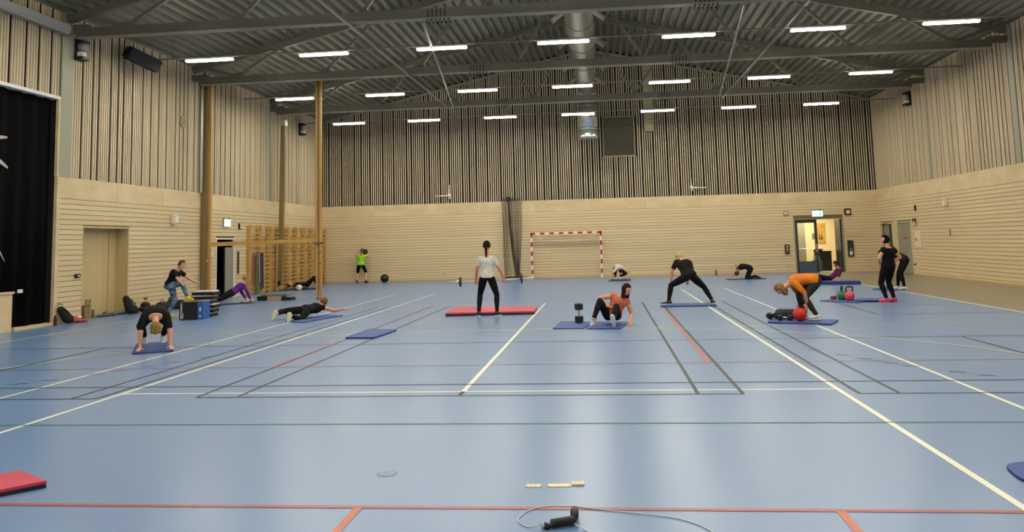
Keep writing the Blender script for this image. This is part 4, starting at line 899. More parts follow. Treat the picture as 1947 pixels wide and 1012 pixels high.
# items on the floor near the camera
CRW = mat('bleached sticker', (236, 214, 176), 0.5)
for i, (x0_, x1_, y_, z_, lab) in enumerate(((-0.6, -0.485, 5.95, 0.004, 'left small pale paper tag on the floor'), (-0.45, -0.285, 5.96, 0.004, 'long middle pale paper tag on the floor'), (-0.285, -0.195, 5.99, 0.012, 'right pale paper tag, slightly raised, on the floor'))):
    t = thing('paper_tag', lab, 'tag', ((x0_ + x1_) / 2, y_, 0), 0.06)
    hw = (x1_ - x0_) / 2 - 0.008
    bm = B(); box(bm, -hw, hw, -0.035, 0.035, 0.001, z_); new_obj('tag', bm, CRW, t)
    for s in (-1, 1): bm = B(); box(bm, s * hw - 0.006, s * hw + 0.006, -0.03, 0.03, 0.001, z_ * 0.7 + 0.002); new_obj('clear_edge', bm, mat('clear tape', (214, 214, 206), 0.2), t)
    if i != 1:
        bm = B()
        for dx in (-0.016, 0.012): box(bm, dx - 0.004, dx + 0.004, -0.006, 0.006, z_, z_ + 0.001)
        new_obj('printed_dots', bm, mat('dot brown', (140, 96, 70), 0.5), t)
t = thing('skipping_rope', 'white skipping rope with two black foam handles on the floor in front', 'skipping rope')
def smooth_pts(pts, n=8):
    P = [V(p) for p in pts]; out = []
    for i in range(len(P) - 1):
        p0, p1, p2, p3 = P[max(i - 1, 0)], P[i], P[i + 1], P[min(i + 2, len(P) - 1)]
        for k_ in range(n):
            s = k_ / n; out.append(0.5 * ((2 * p1) + (p2 - p0) * s + (2 * p0 - 5 * p1 + 4 * p2 - p3) * s * s + (3 * p1 - p0 - 3 * p2 + p3) * s ** 3))
    return out + [P[-1]]
ROPE = mat('rope white', (214, 216, 214), 0.35)
bm = B(); tube(bm, smooth_pts([(-0.415, 5.08, 0.03), (-0.5, 5.1, 0.005), (-0.565, 5.18, 0.005), (-0.575, 5.28, 0.005), (-0.52, 5.42, 0.005), (-0.42, 5.49, 0.005), (-0.28, 5.5, 0.005), (-0.1, 5.44, 0.005), (0.1, 5.38, 0.005), (0.34, 5.3, 0.005), (0.48, 5.18, 0.005), (0.56, 5.02, 0.005), (0.58, 4.85, 0.005), (0.3, 4.75, 0.005), (-0.02, 4.88, 0.005), (-0.16, 5.05, 0.005), (-0.24, 5.13, 0.02)]), 0.0035, 6); new_obj('cord', bm, ROPE, t, smooth=True)
bm = B(); tube(bm, [(-0.41, 5.07, 0.024), (-0.385, 5.08, 0.016), (-0.37, 5.085, 0.018), (-0.365, 5.09, 0.028), (-0.24, 5.15, 0.03), (-0.235, 5.152, 0.022)], [0.02, 0.018, 0.014, 0.027, 0.027, 0.018], 14); new_obj('handle', bm, RUBBER, t, smooth=True)
bm = B(); tube(bm, [(-0.235, 5.17, 0.03), (-0.235, 5.18, 0.045), (-0.238, 5.24, 0.05), (-0.24, 5.33, 0.032), (-0.24, 5.34, 0.028)], [0.016, 0.024, 0.026, 0.025, 0.016], 14); new_obj('handle', bm, RUBBER, t, smooth=True)
bm = B(); lathe(bm, [(0.017, -0.005), (0.021, 0.012)], 14, (-0.415, 5.068, 0.025), (-1, -0.3, 0)); new_obj('cord_cap', bm, mat('cap grey', (190, 196, 196), 0.4), t)

# ================================================================== BAGS ALONG THE LEFT WALL
BAGK = mat('black bag cloth', (18, 17, 18), 0.8)
A3 = (V((1, 0, 0)), V((0, 1, 0)), V((0, 0, 1)))
def ell(bm, c, r): ellipsoid(bm, V(c), *A3, r[0], r[1], r[2])
t = thing('backpack', 'black backpack leaning on the wall at the stage corner', 'backpack', (-12.95, 19.16, 0))
bm = B(); capsule(bm, (-0.04, -0.08, 0.34), (0.03, 0.06, 0.13), 0.09, 0.12); capsule(bm, (0.0, 0.02, 0.2), (0.04, 0.12, 0.11), 0.11, 0.11); remesh('body', bm, 0.015, BAGK, t)
bm = B(); tube(bm, [(0.04, -0.12, 0.4), (0.1, -0.02, 0.3), (0.14, 0.1, 0.14)], 0.012); new_obj('strap', bm, BLACK, t)
bm = B(); tube(bm, [(-0.08, -0.16, 0.44), (-0.06, -0.1, 0.49), (-0.02, -0.04, 0.45)], 0.01); new_obj('top_loop', bm, BLACK, t)
t = thing('red_garment', 'coral red clothes heaped beside the black backpack', 'clothes', (-12.88, 19.5, 0))
bm = B(); ell(bm, (0, 0, 0.05), (0.16, 0.14, 0.05)); ell(bm, (0.1, 0.12, 0.04), (0.14, 0.1, 0.04)); ell(bm, (-0.05, 0.0, 0.11), (0.1, 0.1, 0.05)); remesh('cloth', bm, 0.014, mat('coral cloth', (206, 84, 78), 0.8, var=0.35, scale=(14, 14, 14)), t)
bm = B(); ell(bm, (0.06, 0.05, 0.13), (0.06, 0.07, 0.03)); new_obj('white_fold', bm, WHITE, t, smooth=True)
t = thing('paper_carrier_bag', 'brown paper carrier bag with two loop handles in front of the wood door', 'bag', (-13.3, 20.5, 0))
PAPR = mat('brown paper', (136, 116, 78), 0.7, var=0.1, scale=(5, 5, 5))
bm = B(); vs = []
for z, w_, d_ in ((0, 0.13, 0.08), (0.34, 0.13, 0.07)):
    for sx, sy in ((-1, -1), (1, -1), (1, 1), (-1, 1)): vs.append(bm.verts.new((sx * d_, sy * w_, z)))
for f in ((0, 3, 2, 1), (0, 1, 5, 4), (1, 2, 6, 5), (2, 3, 7, 6), (3, 0, 4, 7)): bm.faces.new([vs[i] for i in f])
bmesh.ops.recalc_face_normals(bm, faces=bm.faces[:]); new_obj('paper', bm, PAPR, t)
for s, yo in ((0.07, -0.07), (0.07, 0.07)): bm = B(); tube(bm, smooth_pts([(s, yo - 0.04, 0.3), (s + 0.01, yo - 0.02, 0.46), (s + 0.01, yo + 0.02, 0.48), (s, yo + 0.04, 0.3)], 4), 0.009); new_obj('loop_handle', bm, mat('handle brown', (80, 60, 36), 0.7), t)
t = thing('thermos_bottle', 'brown and steel bottle right of the paper bag', 'bottle', (-13.3, 20.85, 0))
bm = B(); lathe(bm, [(0.04, 0), (0.042, 0.01), (0.042, 0.19), (0.025, 0.22)], 16); new_obj('body', bm, mat('bottle brown', (120, 100, 66), 0.35, metal=0.3), t, smooth=True); bm = B(); lathe(bm, [(0.026, 0.22), (0.026, 0.27)], 14); new_obj('cap', bm, OFFW, t)
t = thing('grey_scarf', 'grey and white knitted clothes spread flat before the wood door', 'clothes', (-13.22, 21.5, 0))
bm = B(); rr = random.Random(4)
for i in range(9): ell(bm, (rr.uniform(-0.08, 0.08), -0.42 + i * 0.11, 0.035), (0.12, 0.1, rr.uniform(0.03, 0.055)))
ell(bm, (0, -0.25, 0.09), (0.06, 0.07, 0.035)); remesh('cloth', bm, 0.014, mat('grey knit', (130, 132, 144), 0.9, var=0.7, scale=(9, 9, 9), rgb2=(70, 70, 84)), t)
t = thing('black_rucksack', 'tall black rucksack right of the wood door', 'rucksack', (-12.86, 21.85, 0))
bm = B(); capsule(bm, (-0.1, -0.05, 0.42), (0, 0, 0.14), 0.09, 0.14); capsule(bm, (0, 0.15, 0.12), (0.0, 0.3, 0.08), 0.12, 0.08); remesh('body', bm, 0.015, BAGK, t)
bm = B(); tube(bm, [(0.05, -0.1, 0.42), (0.14, 0, 0.28), (0.12, 0.08, 0.12)], 0.012); new_obj('strap', bm, BLACK, t)
t = thing('black_jacket', 'black jacket with pink trainers poking out, piled beside the rucksack', 'jacket', (-12.72, 22.4, 0))
bm = B(); ell(bm, (0, 0, 0.1), (0.18, 0.25, 0.1)); ell(bm, (0, -0.05, 0.22), (0.12, 0.16, 0.07)); ell(bm, (0, 0.3, 0.07), (0.12, 0.2, 0.07)); remesh('cloth', bm, 0.016, BAGK, t)
bm = B(); ell(bm, (0.17, -0.08, 0.05), (0.04, 0.05, 0.07)); ell(bm, (0.18, 0.05, 0.06), (0.03, 0.04, 0.08)); new_obj('pink_lining', bm, mat('pale pink', (230, 160, 160), 0.7), t, smooth=True)
t = thing('cork_bottle', 'small brown-topped bottle poking above the pile', 'bottle', (-12.8, 22.5, 0.26))
bm = B(); lathe(bm, [(0.03, 0), (0.03, 0.08), (0.02, 0.09)], 14); new_obj('body', bm, mat('skin tone plastic', (214, 170, 140), 0.5), t); bm = B(); lathe(bm, [(0.05, 0.09), (0.055, 0.12), (0.04, 0.15)], 14); new_obj('top', bm, mat('cork', (120, 92, 60), 0.6), t)
t = thing('duffel_bag', 'rounded black bag at the end of the pile behind the push-up woman', 'bag', (-12.5, 22.85, 0))
bm = B(); capsule(bm, (0, -0.12, 0.13), (0, 0.18, 0.13), 0.13, 0.12); remesh('body', bm, 0.016, BAGK, t); bm = B(); tube(bm, smooth_pts([(0.0, -0.1, 0.25), (0, 0, 0.31), (0, 0.12, 0.25)], 4), 0.01); new_obj('strap', bm, BLACK, t)
t = thing('sports_bag', 'dark sports bag on the floor behind the stepping woman', 'bag', (-12.5, 23.5, 0))
bm = B(); box(bm, -0.2, 0.3, -0.15, 0.15, 0, 0.26); bmesh.ops.bevel(bm, geom=bm.edges[:], offset=0.05, segments=3, affect='EDGES'); new_obj('body', bm, mat('charcoal cloth', (40, 42, 44), 0.8), t); bm = B(); tube(bm, smooth_pts([(-0.15, 0, 0.25), (-0.12, 0, 0.34), (-0.08, 0, 0.26)], 4), 0.02); new_obj('strap', bm, BLACK, t)
t = thing('red_bottle', 'small red-capped item by the jump box', 'bottle', (-10.75, 20.9, 0))
bm = B(); lathe(bm, [(0.04, 0), (0.04, 0.2), (0.025, 0.23)], 14); new_obj('body', bm, mat('wine red', (130, 40, 60), 0.4), t); bm = B(); lathe(bm, [(0.028, 0.23), (0.028, 0.29)], 12); new_obj('cap', bm, REDP, t)

#PEOPLE#
# ================================================================== PEOPLE
def bez(p, m, q, t): return p * (1 - t) ** 2 + m * (2 * t * (1 - t)) + q * t * t
TORSO = [(-0.17, .085, .075), (-0.08, .135, .10), (0.04, .165, .112), (0.16, .162, .108), (0.32, .137, .094), (0.46, .130, .092), (0.60, .142, .102), (0.74, .158, .110), (0.86, .160, .100), (0.95, .125, .078), (1.03, .065, .058)]
def two_bone(a, c, l1, l2, pole):
    a, c = V(a), V(c); d = c - a; L = d.length
    if L > (l1 + l2) * 0.995: c = a + d.normalized() * (l1 + l2) * 0.995; d = c - a; L = d.length
    if L < abs(l1 - l2) + 0.02: c = a + d.normalized() * (abs(l1 - l2) + 0.02); d = c - a; L = d.length
    x = (l1 * l1 - l2 * l2 + L * L) / (2 * L); hh = math.sqrt(max(l1 * l1 - x * x, 0))
    dn = d.normalized(); p = V(pole); p = p - dn * p.dot(dn)
    p = p.normalized() if p.length > 1e-4 else frame(dn)[0]
    return a + dn * x + p * hh, c
LIMB_ARM = [(0, .052), (.12, .052), (.3, .047), (.5, .040), (.58, .041), (.72, .036), (1.0, .026)]
LIMB_LEG = [(0, .088), (.12, .088), (.3, .076), (.47, .058), (.52, .056), (.62, .058), (.70, .056), (.85, .042), (1.0, .036)]
def limb(bm, a, b, c, prof, w, t0=0.0, t1=1.0, infl=0.0, n=12):
    """a-b-c polyline with radii along 0..1; part t0..t1"""
    L1, L2 = (b - a).length, (c - b).length
    def pos(t):
        if t <= 0.5: return a.lerp(b, t / 0.5)
        return b.lerp(c, (t - 0.5) / 0.5)
    def rad(t):
        for (ta, ra), (tb, rb) in zip(prof, prof[1:]):
            if t <= tb: return (ra + (rb - ra) * (t - ta) / (tb - ta)) * w + infl
        return prof[-1][1] * w + infl
    ts = sorted(set([t0, t1] + [t for t, _ in prof if t0 < t < t1] + ([0.5] if t0 < 0.5 < t1 else [])))
    # segmented capsules meeting at the joints
    for u0, u1 in zip(ts, ts[1:]):
        capsule(bm, pos(u0), pos(u1), rad(u0), rad(u1), n)
def hand(bm, W, d, nrm, s, curl, thumb_side):
    d = d.normalized(); nrm = (nrm - d * nrm.dot(d)).normalized(); l = d.cross(nrm)
    loft(bm, [(W - d * .01 * s, l, nrm, .026 * s, .020 * s), (W + d * .03 * s, l, nrm, .036 * s, .016 * s), (W + d * .085 * s, l, nrm, .041 * s, .013 * s), (W + d * .097 * s, l, nrm, .034 * s, .010 * s)], 10)
    for off, ln in ((-.030, .064), (-.010, .076), (.010, .080), (.029, .070)):
        p0 = W + d * .088 * s + l * off * s
        c1 = curl * 0.5; c2 = curl * 1.2
        d1 = d * math.cos(c1) - nrm * math.sin(c1) + l * off * 2.5; d2 = d * math.cos(c2) - nrm * math.sin(c2) + l * off * 2.5
        p1 = p0 + d1.normalized() * ln * .5 * s; p2 = p1 + d2.normalized() * ln * .5 * s
        capsule(bm, p0 - d1.normalized() * .01, p1, .0095 * s, .0090 * s, 8); capsule(bm, p1, p2, .0090 * s, .0078 * s, 8)
    ts = thumb_side
    q0 = W + d * .03 * s + l * ts * .028 * s; q1 = q0 + (d * .55 + l * ts * .75 - nrm * .25).normalized() * .036 * s; q2 = q1 + (d * .85 + l * ts * .3 - nrm * .3 * curl).normalized() * .03 * s
    capsule(bm, q0, q1, .013 * s, .011 * s, 8); capsule(bm, q1, q2, .011 * s, .009 * s, 8)
def person(label, loc, heading, pelvis, neck, head, face, hips, shl, hands, elbows, feet, knees, toes, H=1.68, wdt=1.0,
           top=(20, 20, 22), sleeve=0.30, hem=0.02, bot=(18, 18, 20), leglen=0.97, shoe=(230, 230, 226), sole=(240, 240, 236), hair=(60, 42, 30), style='short',
           bend=(0, 0, 0), hdir=((0, 0, -1), (0, 0, -1)), palm=((0, -1, 0), (0, -1, 0)), curl=(0.5, 0.5), footup=(None, None), headup=None, skin=None, topvar=None, botvar=None, shirt_w=1.0, halter=False):
    s = H / 1.68; P, N, HD = V(pelvis), V(neck), V(head); hr = V(hips).normalized(); sr = V(shl).normalized()
    F = V(face).normalized(); mid = (P + N) / 2 + V(bend)
    skin = skin or SKIN
    def spine(t):
        if t < 0: return P + (bez(P, mid, N, .08) - P) / .08 * t * 0.5 * 1.0
        if t > 1: return N + (N - bez(P, mid, N, .95)) / .05 * (t - 1) * 1.0
        return bez(P, mid, N, t)
    def tsecs(t0, t1, infl, wmul=1.0):
        out = []
        ts = sorted(set([t0, t1] + [t for t, _, _ in TORSO if t0 < t < t1]))
        for t in ts:
            for (ta, wa, da), (tb, wb, db) in zip(TORSO, TORSO[1:]):
                if ta <= t <= tb + 1e-6: k_ = (t - ta) / (tb - ta); ww = wa + (wb - wa) * k_; dd = da + (db - da) * k_; break
            c = spine(t); tg = (spine(min(t + .04, 1.03)) - spine(t - .04)).normalized()
            r = hr.lerp(sr, max(0, min(1, t))); r = (r - tg * r.dot(tg)).normalized(); fw = tg.cross(r)
            if abs(t - 0.1) < 0.15 and infl == 0: pass
            out.append((c, r, fw, ww * s * wdt * wmul + infl, dd * s * (wdt * 0.6 + 0.4) * wmul + infl))
        return out
    tgN = (spine(1.0) - spine(.9)).normalized()
    hipj = [P - hr * .088 * s * (0.5 + wdt / 2), P + hr * .088 * s * (0.5 + wdt / 2)]
    shj = [spine(.9) - sr * .155 * s * (0.6 + 0.4 * wdt), spine(.9) + sr * .155 * s * (0.6 + 0.4 * wdt)]
    L1, L2, A1, A2 = .425 * s, .41 * s, .28 * s, .245 * s
    arms = []; legs = []
    for i in (0, 1):
        e, wr = two_bone(shj[i], hands[i], A1, A2, elbows[i]); arms.append((shj[i], e, wr))
        k_, an = two_bone(hipj[i], feet[i], L1, L2, knees[i]); legs.append((hipj[i], k_, an))
    # ---- body: one continuous surface
    bm = B(); loft(bm, tsecs(-.17, 1.03, 0.0), 20)
    U = V(headup).normalized() if headup else (HD - N).normalized(); U = (U - F * U.dot(F)); U = U.normalized() if U.length > .1 else frame(F)[0]
    Rr = F.cross(U).normalized()
    capsule(bm, N - tgN * .02, HD - U * .03 * s - F * .01, .056 * s, .050 * s)
    ellipsoid(bm, HD, Rr, F, U, .074 * s, .092 * s, .108 * s, 18, 11)
    ellipsoid(bm, HD + F * .03 * s - U * .06 * s, Rr, F, U, .05 * s, .05 * s, .05 * s, 12, 8)     # jaw
    capsule(bm, HD + F * .085 * s + U * .015 * s, HD + F * .10 * s - U * .02 * s, .008 * s, .014 * s, 8)  # nose
    for q in (-1, 1): ellipsoid(bm, HD + Rr * .075 * s * q - F * .005, Rr, F, U, .012 * s, .02 * s, .032 * s, 8, 6)
    for i in (0, 1):
        limb(bm, *arms[i], LIMB_ARM, s * (0.75 + wdt * .25)); limb(bm, *legs[i], LIMB_LEG, s * (0.5 + wdt * .5))
        hand(bm, arms[i][2], V(hdir[i]), V(palm[i]), s, curl[i], 1 if i == 0 else -1)
        td = V(toes[i]).normalized(); shin = (legs[i][2] - legs[i][1]).normalized(); fu = V(footup[i]) if footup[i] else V((0, 0, 1))
        fu = (fu - td * fu.dot(td)).normalized(); fl = td.cross(fu)
        an = legs[i][2]
        capsule(bm, an - td * .03 * s - fu * .04 * s, an + td * .10 * s - fu * .06 * s, .03 * s, .022 * s)
    body = remesh('person', bm, 0.0105, skin, None, 2)
    body.location = loc; body.rotation_euler = (0, 0, heading)
    tag(body, label, 'person')
    # ---- eyes and mouth
    for q in (-1, 1):
        bm = B(); sphere(bm, HD + F * .080 * s + Rr * .031 * s * q + U * .012 * s, .011 * s, 8); new_obj('eye', bm, EYE, body, True)
    bm = B(); ellipsoid(bm, HD + F * .080 * s - U * .052 * s, Rr, F, U, .022 * s, .008 * s, .008 * s, 10, 6); new_obj('lips', bm, LIP, body, True)
    # ---- clothes
    cm = lambda c, tg_, v: mat('cloth %s %d %d %d' % (tg_, *c), c, 0.85, var=(0.25 if not v else 0.5), scale=(16, 16, 16) if not v else (9, 9, 9), rgb2=v, spec=0.2)
    bm = B(); loft(bm, tsecs(-.165, .2, .009 * s), 20)
    for i in (0, 1): limb(bm, *legs[i], LIMB_LEG, s * (0.5 + wdt * .5), 0, leglen, .0075 * s)
    remesh('leggings' if leglen > .6 else 'shorts', bm, 0.012, cm(bot, 'l', botvar), body, 2)
    bm = B(); loft(bm, tsecs(hem, .98, .017 * s, shirt_w), 20)
    if not halter:
        for i in (0, 1):
            limb(bm, *arms[i], LIMB_ARM, s * (0.75 + wdt * .25), 0, sleeve, .013 * s)
            capsule(bm, spine(.86), shj[i], .075 * s, .062 * s)
    remesh('shirt', bm, 0.012, cm(top, 't', topvar), body, 3)
    # ---- shoes
    for i in (0, 1):
        td = V(toes[i]).normalized(); fu = V(footup[i]) if footup[i] else V((0, 0, 1)); fu = (fu - td * fu.dot(td)).normalized(); fl = td.cross(fu)
        an = legs[i][2]; base = an - fu * .075 * s
        bm = B()
        secs = [(-.075, .020, .030, .035), (-.062, .032, .044, .046), (-.02, .036, .052, .052), (.03, .037, .042, .044), (.08, .045, .028, .034), (.13, .045, .022, .028), (.165, .034, .017, .022), (.18, .016, .012, .016)]
        loft(bm, [(base + td * a * s + fu * c * s, fl, fu, b_ * s, d_ * s) for a, b_, d_, c in secs], 14)
        capsule(bm, an - fu * .03 * s, an + (legs[i][1] - an).normalized() * .02 * s, .042 * s, .041 * s)
        so = new_obj('shoe', bm, mat('shoe %d %d %d' % shoe, shoe, 0.55), body, True)
        bm = B(); loft(bm, [(base + td * a * s - fu * .006 * s, fl, fu, (b_ + .004) * s, .013 * s) for a, b_, d_, c in secs], 14); new_obj('sole', bm, mat('sole %d %d %d' % sole, sole, 0.5), so, True)
    # ---- hair
    hm = mat('hair %d %d %d' % hair, hair, 0.85, var=0.45, scale=(60, 60, 12), spec=0.12)
    bm = B(); ellipsoid(bm, HD + U * .012 * s - F * .012 * s, Rr, F, U, .088 * s, .104 * s, .116 * s, 22, 15)
    for v in bm.verts:
        q = v.co - HD; f = q.dot(F); uu = q.dot(U); rr = q.dot(Rr)
        if f > .018 * s and uu < .052 * s: v.co = HD + q * 0.72
        elif uu < -.055 * s and style not in ('bob', 'long'): v.co = HD + q * 0.74
    if style in ('bob', 'long'):
        dn = V((0, 0, -1)); ln = .15 if style == 'bob' else .25
        for q in (-1, -.5, 0, .5, 1):
            st = HD - F * (.01 + .07 * (1 - abs(q))) * s + Rr * .078 * q * s
            capsule(bm, st + U * .02 * s, st + (dn * .4 - U * .6).normalized() * ln * s, .042 * s, .034 * s, 10)
    if style == 'ponytail':
        st = HD - F * .09 * s + U * .03 * s; e1 = st - F * .035 * s + V((0, 0, -.05)) * s
        for a_, b_, r0, r1 in ((st, e1, .025, .03), (e1, e1 + V((0, 0, -.14)) * s, .03, .026), (e1 + V((0, 0, -.14)) * s, e1 + V((0, 0, -.24)) * s, .026, .012)): capsule(bm, a_, b_, r0 * s, r1 * s, 10)
    if style == 'bun': ellipsoid(bm, HD - F * .085 * s + U * .055 * s, Rr, F, U, .045 * s, .04 * s, .045 * s)
    if style == 'forward':
        for q in (-1, -.4, .3, .9): capsule(bm, HD + U * .06 * s + Rr * .05 * q * s, HD + U * .085 * s + Rr * .06 * q * s + V((0, 0, -.07)) * s, .04 * s, .03 * s, 10)
    if style in ('curly',):
        rr_ = random.Random(9)
        for _ in range(26):
            dv = V((rr_.uniform(-1, 1), rr_.uniform(-1, 1), rr_.uniform(-1, 1))).normalized()
            if dv.dot(F) > .3: continue
            ellipsoid(bm, HD + dv * .095 * s, Rr, F, U, .035 * s, .035 * s, .035 * s, 8, 6)
    remesh('hair', bm, 0.009, hm, body, 1)
    return body
def z2(p, q): return (p, q)
HALF = PI / 2
# 1 white T-shirt woman with the barbell, back to the camera
person('woman seen from behind in white T-shirt and black leggings holding the barbell', (-2.71, 19.35, 0), 0.0,
    (0, 0.0, 0.87), (0, 0.03, 1.36), (0, 0.05, 1.60), (0, 1, -0.05), (1, 0, 0.0), (1, 0, 0),
    [(-0.29, 0.22, 0.84), (0.35, 0.22, 0.86)], [(-.4, -1, 0), (.4, -1, 0)], [(-0.21, 0.0, 0.09), (0.21, 0.0, 0.09)], [(-.3, 1, 0), (.3, 1, 0)], [(-.35, 1, 0), (.35, 1, 0)], H=1.72, wdt=.92,
    top=(226, 222, 208), sleeve=.27, hem=-.02, hair=(40, 26, 22), style='ponytail', hdir=((-.1, .1, -1), (.1, .1, -1)), palm=((0, -1, 0), (0, -1, 0)), curl=(1.5, 1.5), shoe=(34, 34, 38))
# 2 push-up, facing the camera
hd = math.atan2(-0.59, -1.18)
person('woman in black T-shirt doing a push-up facing the camera on a blue mat', (-7.53, 13.56, 0.02), math.radians(210),
    (0.0, -0.60, 0.56), (0, -0.05, 0.55), (0.0, 0.14, 0.38), (0, 0.25, -1), (1, 0, 0), (1, 0, 0),
    [(-0.235, 0.04, 0.05), (0.235, 0.04, 0.05)], [(-1, .3, .2), (1, .3, .2)], [(-0.15, -1.30, 0.14), (0.15, -1.30, 0.14)], [(0, .5, .3), (0, .5, .3)], [(0, .35, -1), (0, .35, -1)], H=1.70, wdt=1.18,
    top=(24, 23, 22), sleeve=.36, hem=-.05, hair=(158, 126, 74), style='forward', bend=(0, 0, .12), hdir=((-.15, 1, -.15), (.15, 1, -.15)), palm=((0, 0, 1), (0, 0, 1)), curl=(.25, .25), headup=(0, 1, .25), footup=((0, 1, .3), (0, 1, .3)), bot=(22, 22, 24), leglen=.93)
# 3 stepping woman
person('woman in black T-shirt and patterned blue leggings stepping onto the jump box', (-10.95, 20.35, 0), -HALF,
    (0, 0.0, 0.80), (0, 0.20, 1.20), (0, 0.33, 1.33), (0.25, 1, -0.12), (1, 0, 0), (1, 0, 0),
    [(-0.22, 0.64, 0.82), (0.24, 0.56, 0.74)], [(-1, -.2, -.6), (1, -.2, -.6)], [(-0.12, -0.10, 0.10), (0.14, 0.56, 0.52)], [(0, 1, 0), (0, 1, .4)], [(-.1, 1, 0), (.05, 1, 0)], H=1.56, wdt=1.12,
    top=(22, 22, 26), sleeve=.3, hem=.08, bot=(48, 72, 104), botvar=(140, 164, 184), leglen=.95, hair=(96, 70, 46), style='ponytail', shoe=(214, 220, 30), sole=(220, 226, 60), hdir=((0, 1, .1), (0, 1, .1)), palm=((0, 0, 1), (0, 0, 1)))
# 4 purple woman, knee push-up on handles
person('woman in purple long-sleeved top in a knee push-up by the dark doorway', (-11.55, 25.05, 0), -0.80,
    (0, 0.06, 0.34), (0, 0.44, 0.60), (0, 0.53, 0.74), (0.1, 1, -.35), (1, 0, 0), (1, 0, 0),
    [(-0.18, 0.60, 0.14), (0.2, 0.60, 0.14)], [(-1, -.2, 0), (1, -.2, 0)], [(-0.10, -0.68, 0.30), (0.12, -0.68, 0.26)], [(0, -.3, -1), (0, -.3, -1)], [(0, .1, 1), (0, .1, 1)], H=1.6, wdt=1.0,
    top=(104, 44, 140), sleeve=.93, hem=.1, bot=(20, 18, 18), hair=(170, 132, 88), style='short', bend=(0, 0, -.05), footup=((0, -1, .1), (0, -1, .1)), hdir=((0, .3, -1), (0, .3, -1)), curl=(1.2, 1.2), shoe=(222, 220, 210))
# 5 lying on the back by the wall bars, knees up
person('person in black lying on the back with bent knees before the wall bars, red shoes', (-12.0, 33.1, 0.04), -HALF,
    (0, 0.0, 0.13), (0, -0.48, 0.14), (0, -0.70, 0.17), (0, -.15, 1), (1, 0, 0), (1, 0, 0),
    [(-0.3, -0.1, 0.08), (0.32, -0.02, 0.08)], [(-1, 0, -.3), (1, 0, -.3)], [(-0.09, 0.50, 0.09), (0.14, 0.58, 0.09)], [(0, 0, 1), (0, 0, 1)], [(0, 1, .3), (0, 1, .3)], H=1.66, wdt=1.0,
    top=(24, 24, 26), bot=(20, 20, 22), hair=(120, 76, 44), style='bun', shoe=(196, 60, 56), sole=(190, 60, 60), headup=(0, -1, 0), hdir=((0, 1, 0), (0, 1, 0)), palm=((0, 0, 1), (0, 0, 1)))
# 6 prone woman, arm stretched right
person('woman lying face down with pale shoe soles to the camera and right arm stretched out', (-7.06, 19.62, 0.02), -0.16,
    (-0.05, -0.10, 0.18), (0.10, 0.34, 0.22), (0.13, 0.52, 0.32), (-.1, 1, -.1), (1, 0, 0.05), (.95, -.15, 0),
    [(-0.35, 0.8, 0.2), (0.72, 0.42, 0.16)], [(-1, 0, .2), (0, 0, -1)], [(-0.50, -0.60, 0.15), (0.02, -0.86, 0.12)], [(-1, .3, 0), (.2, 0, -1)], [(-.2, -.15, -1), (0, -.1, -1)], H=1.66, wdt=1.06,
    top=(20, 19, 20), sleeve=.04, hem=.05, bot=(20, 20, 22), leglen=.93, hair=(140, 104, 66), style='bun', shoe=(214, 208, 168), sole=(222, 214, 170), footup=((0.1, 1, 0), (0, 1, 0)), bend=(0, 0, -.02), hdir=((0, 1, 0), (1, -.1, -.05)), palm=((0, 0, 1), (0, 0, 1)), curl=(.3, .3))
# 7 lime shirt at the back wall
person('person in lime green shirt and black shorts facing the back wall with raised arms', (-11.14, 37.85, 0), 0.0,
    (0, 0.0, 0.80), (0.02, 0.06, 1.26), (0.03, 0.10, 1.46), (0, 1, 0), (1, 0, 0), (1, 0, 0),
    [(-0.13, 0.30, 1.40), (0.2, 0.28, 1.42)], [(-1, 0, -.6), (1, 0, -.6)], [(-0.19, -0.02, 0.09), (0.22, 0.02, 0.09)], [(-.4, 1, 0), (.4, 1, 0)], [(-.1, 1, 0), (.5, 1, 0)], H=1.6, wdt=.98,
    top=(158, 226, 46), sleeve=.3, hem=-.02, bot=(20, 18, 24), leglen=.42, hair=(120, 98, 52), style='ponytail', shoe=(60, 34, 36), sole=(60, 40, 40), hdir=((0, .3, 1), (0, .3, 1)))
# 8 far person bending to the floor
person('person in white top on hands and feet on a dark mat right of the goal', (0.62, 35.15, 0.02), PI + 0.25,
    (0.0, -0.45, 0.50), (0, 0.0, 0.44), (0.05, 0.20, 0.34), (0, .6, -1), (1, 0, 0), (1, 0, 0),
    [(-0.26, 0.02, 0.07), (0.24, 0.02, 0.07)], [(-1, .2, 0), (1, .2, 0)], [(-0.2, -0.86, 0.11), (-0.02, -0.95, 0.11)], [(-.6, .6, 0), (.3, 1, 0)], [(0, 1, -.3), (0, 1, -.3)], H=1.6, wdt=1.0,
    top=(222, 212, 200), sleeve=.3, hem=-.02, bot=(50, 24, 24), hair=(44, 26, 24), style='short', bend=(0, 0, .12), hdir=((0, 1, -.1), (0, 1, -.1)), palm=((0, 0, 1), (0, 0, 1)), headup=(0, 1, .3))
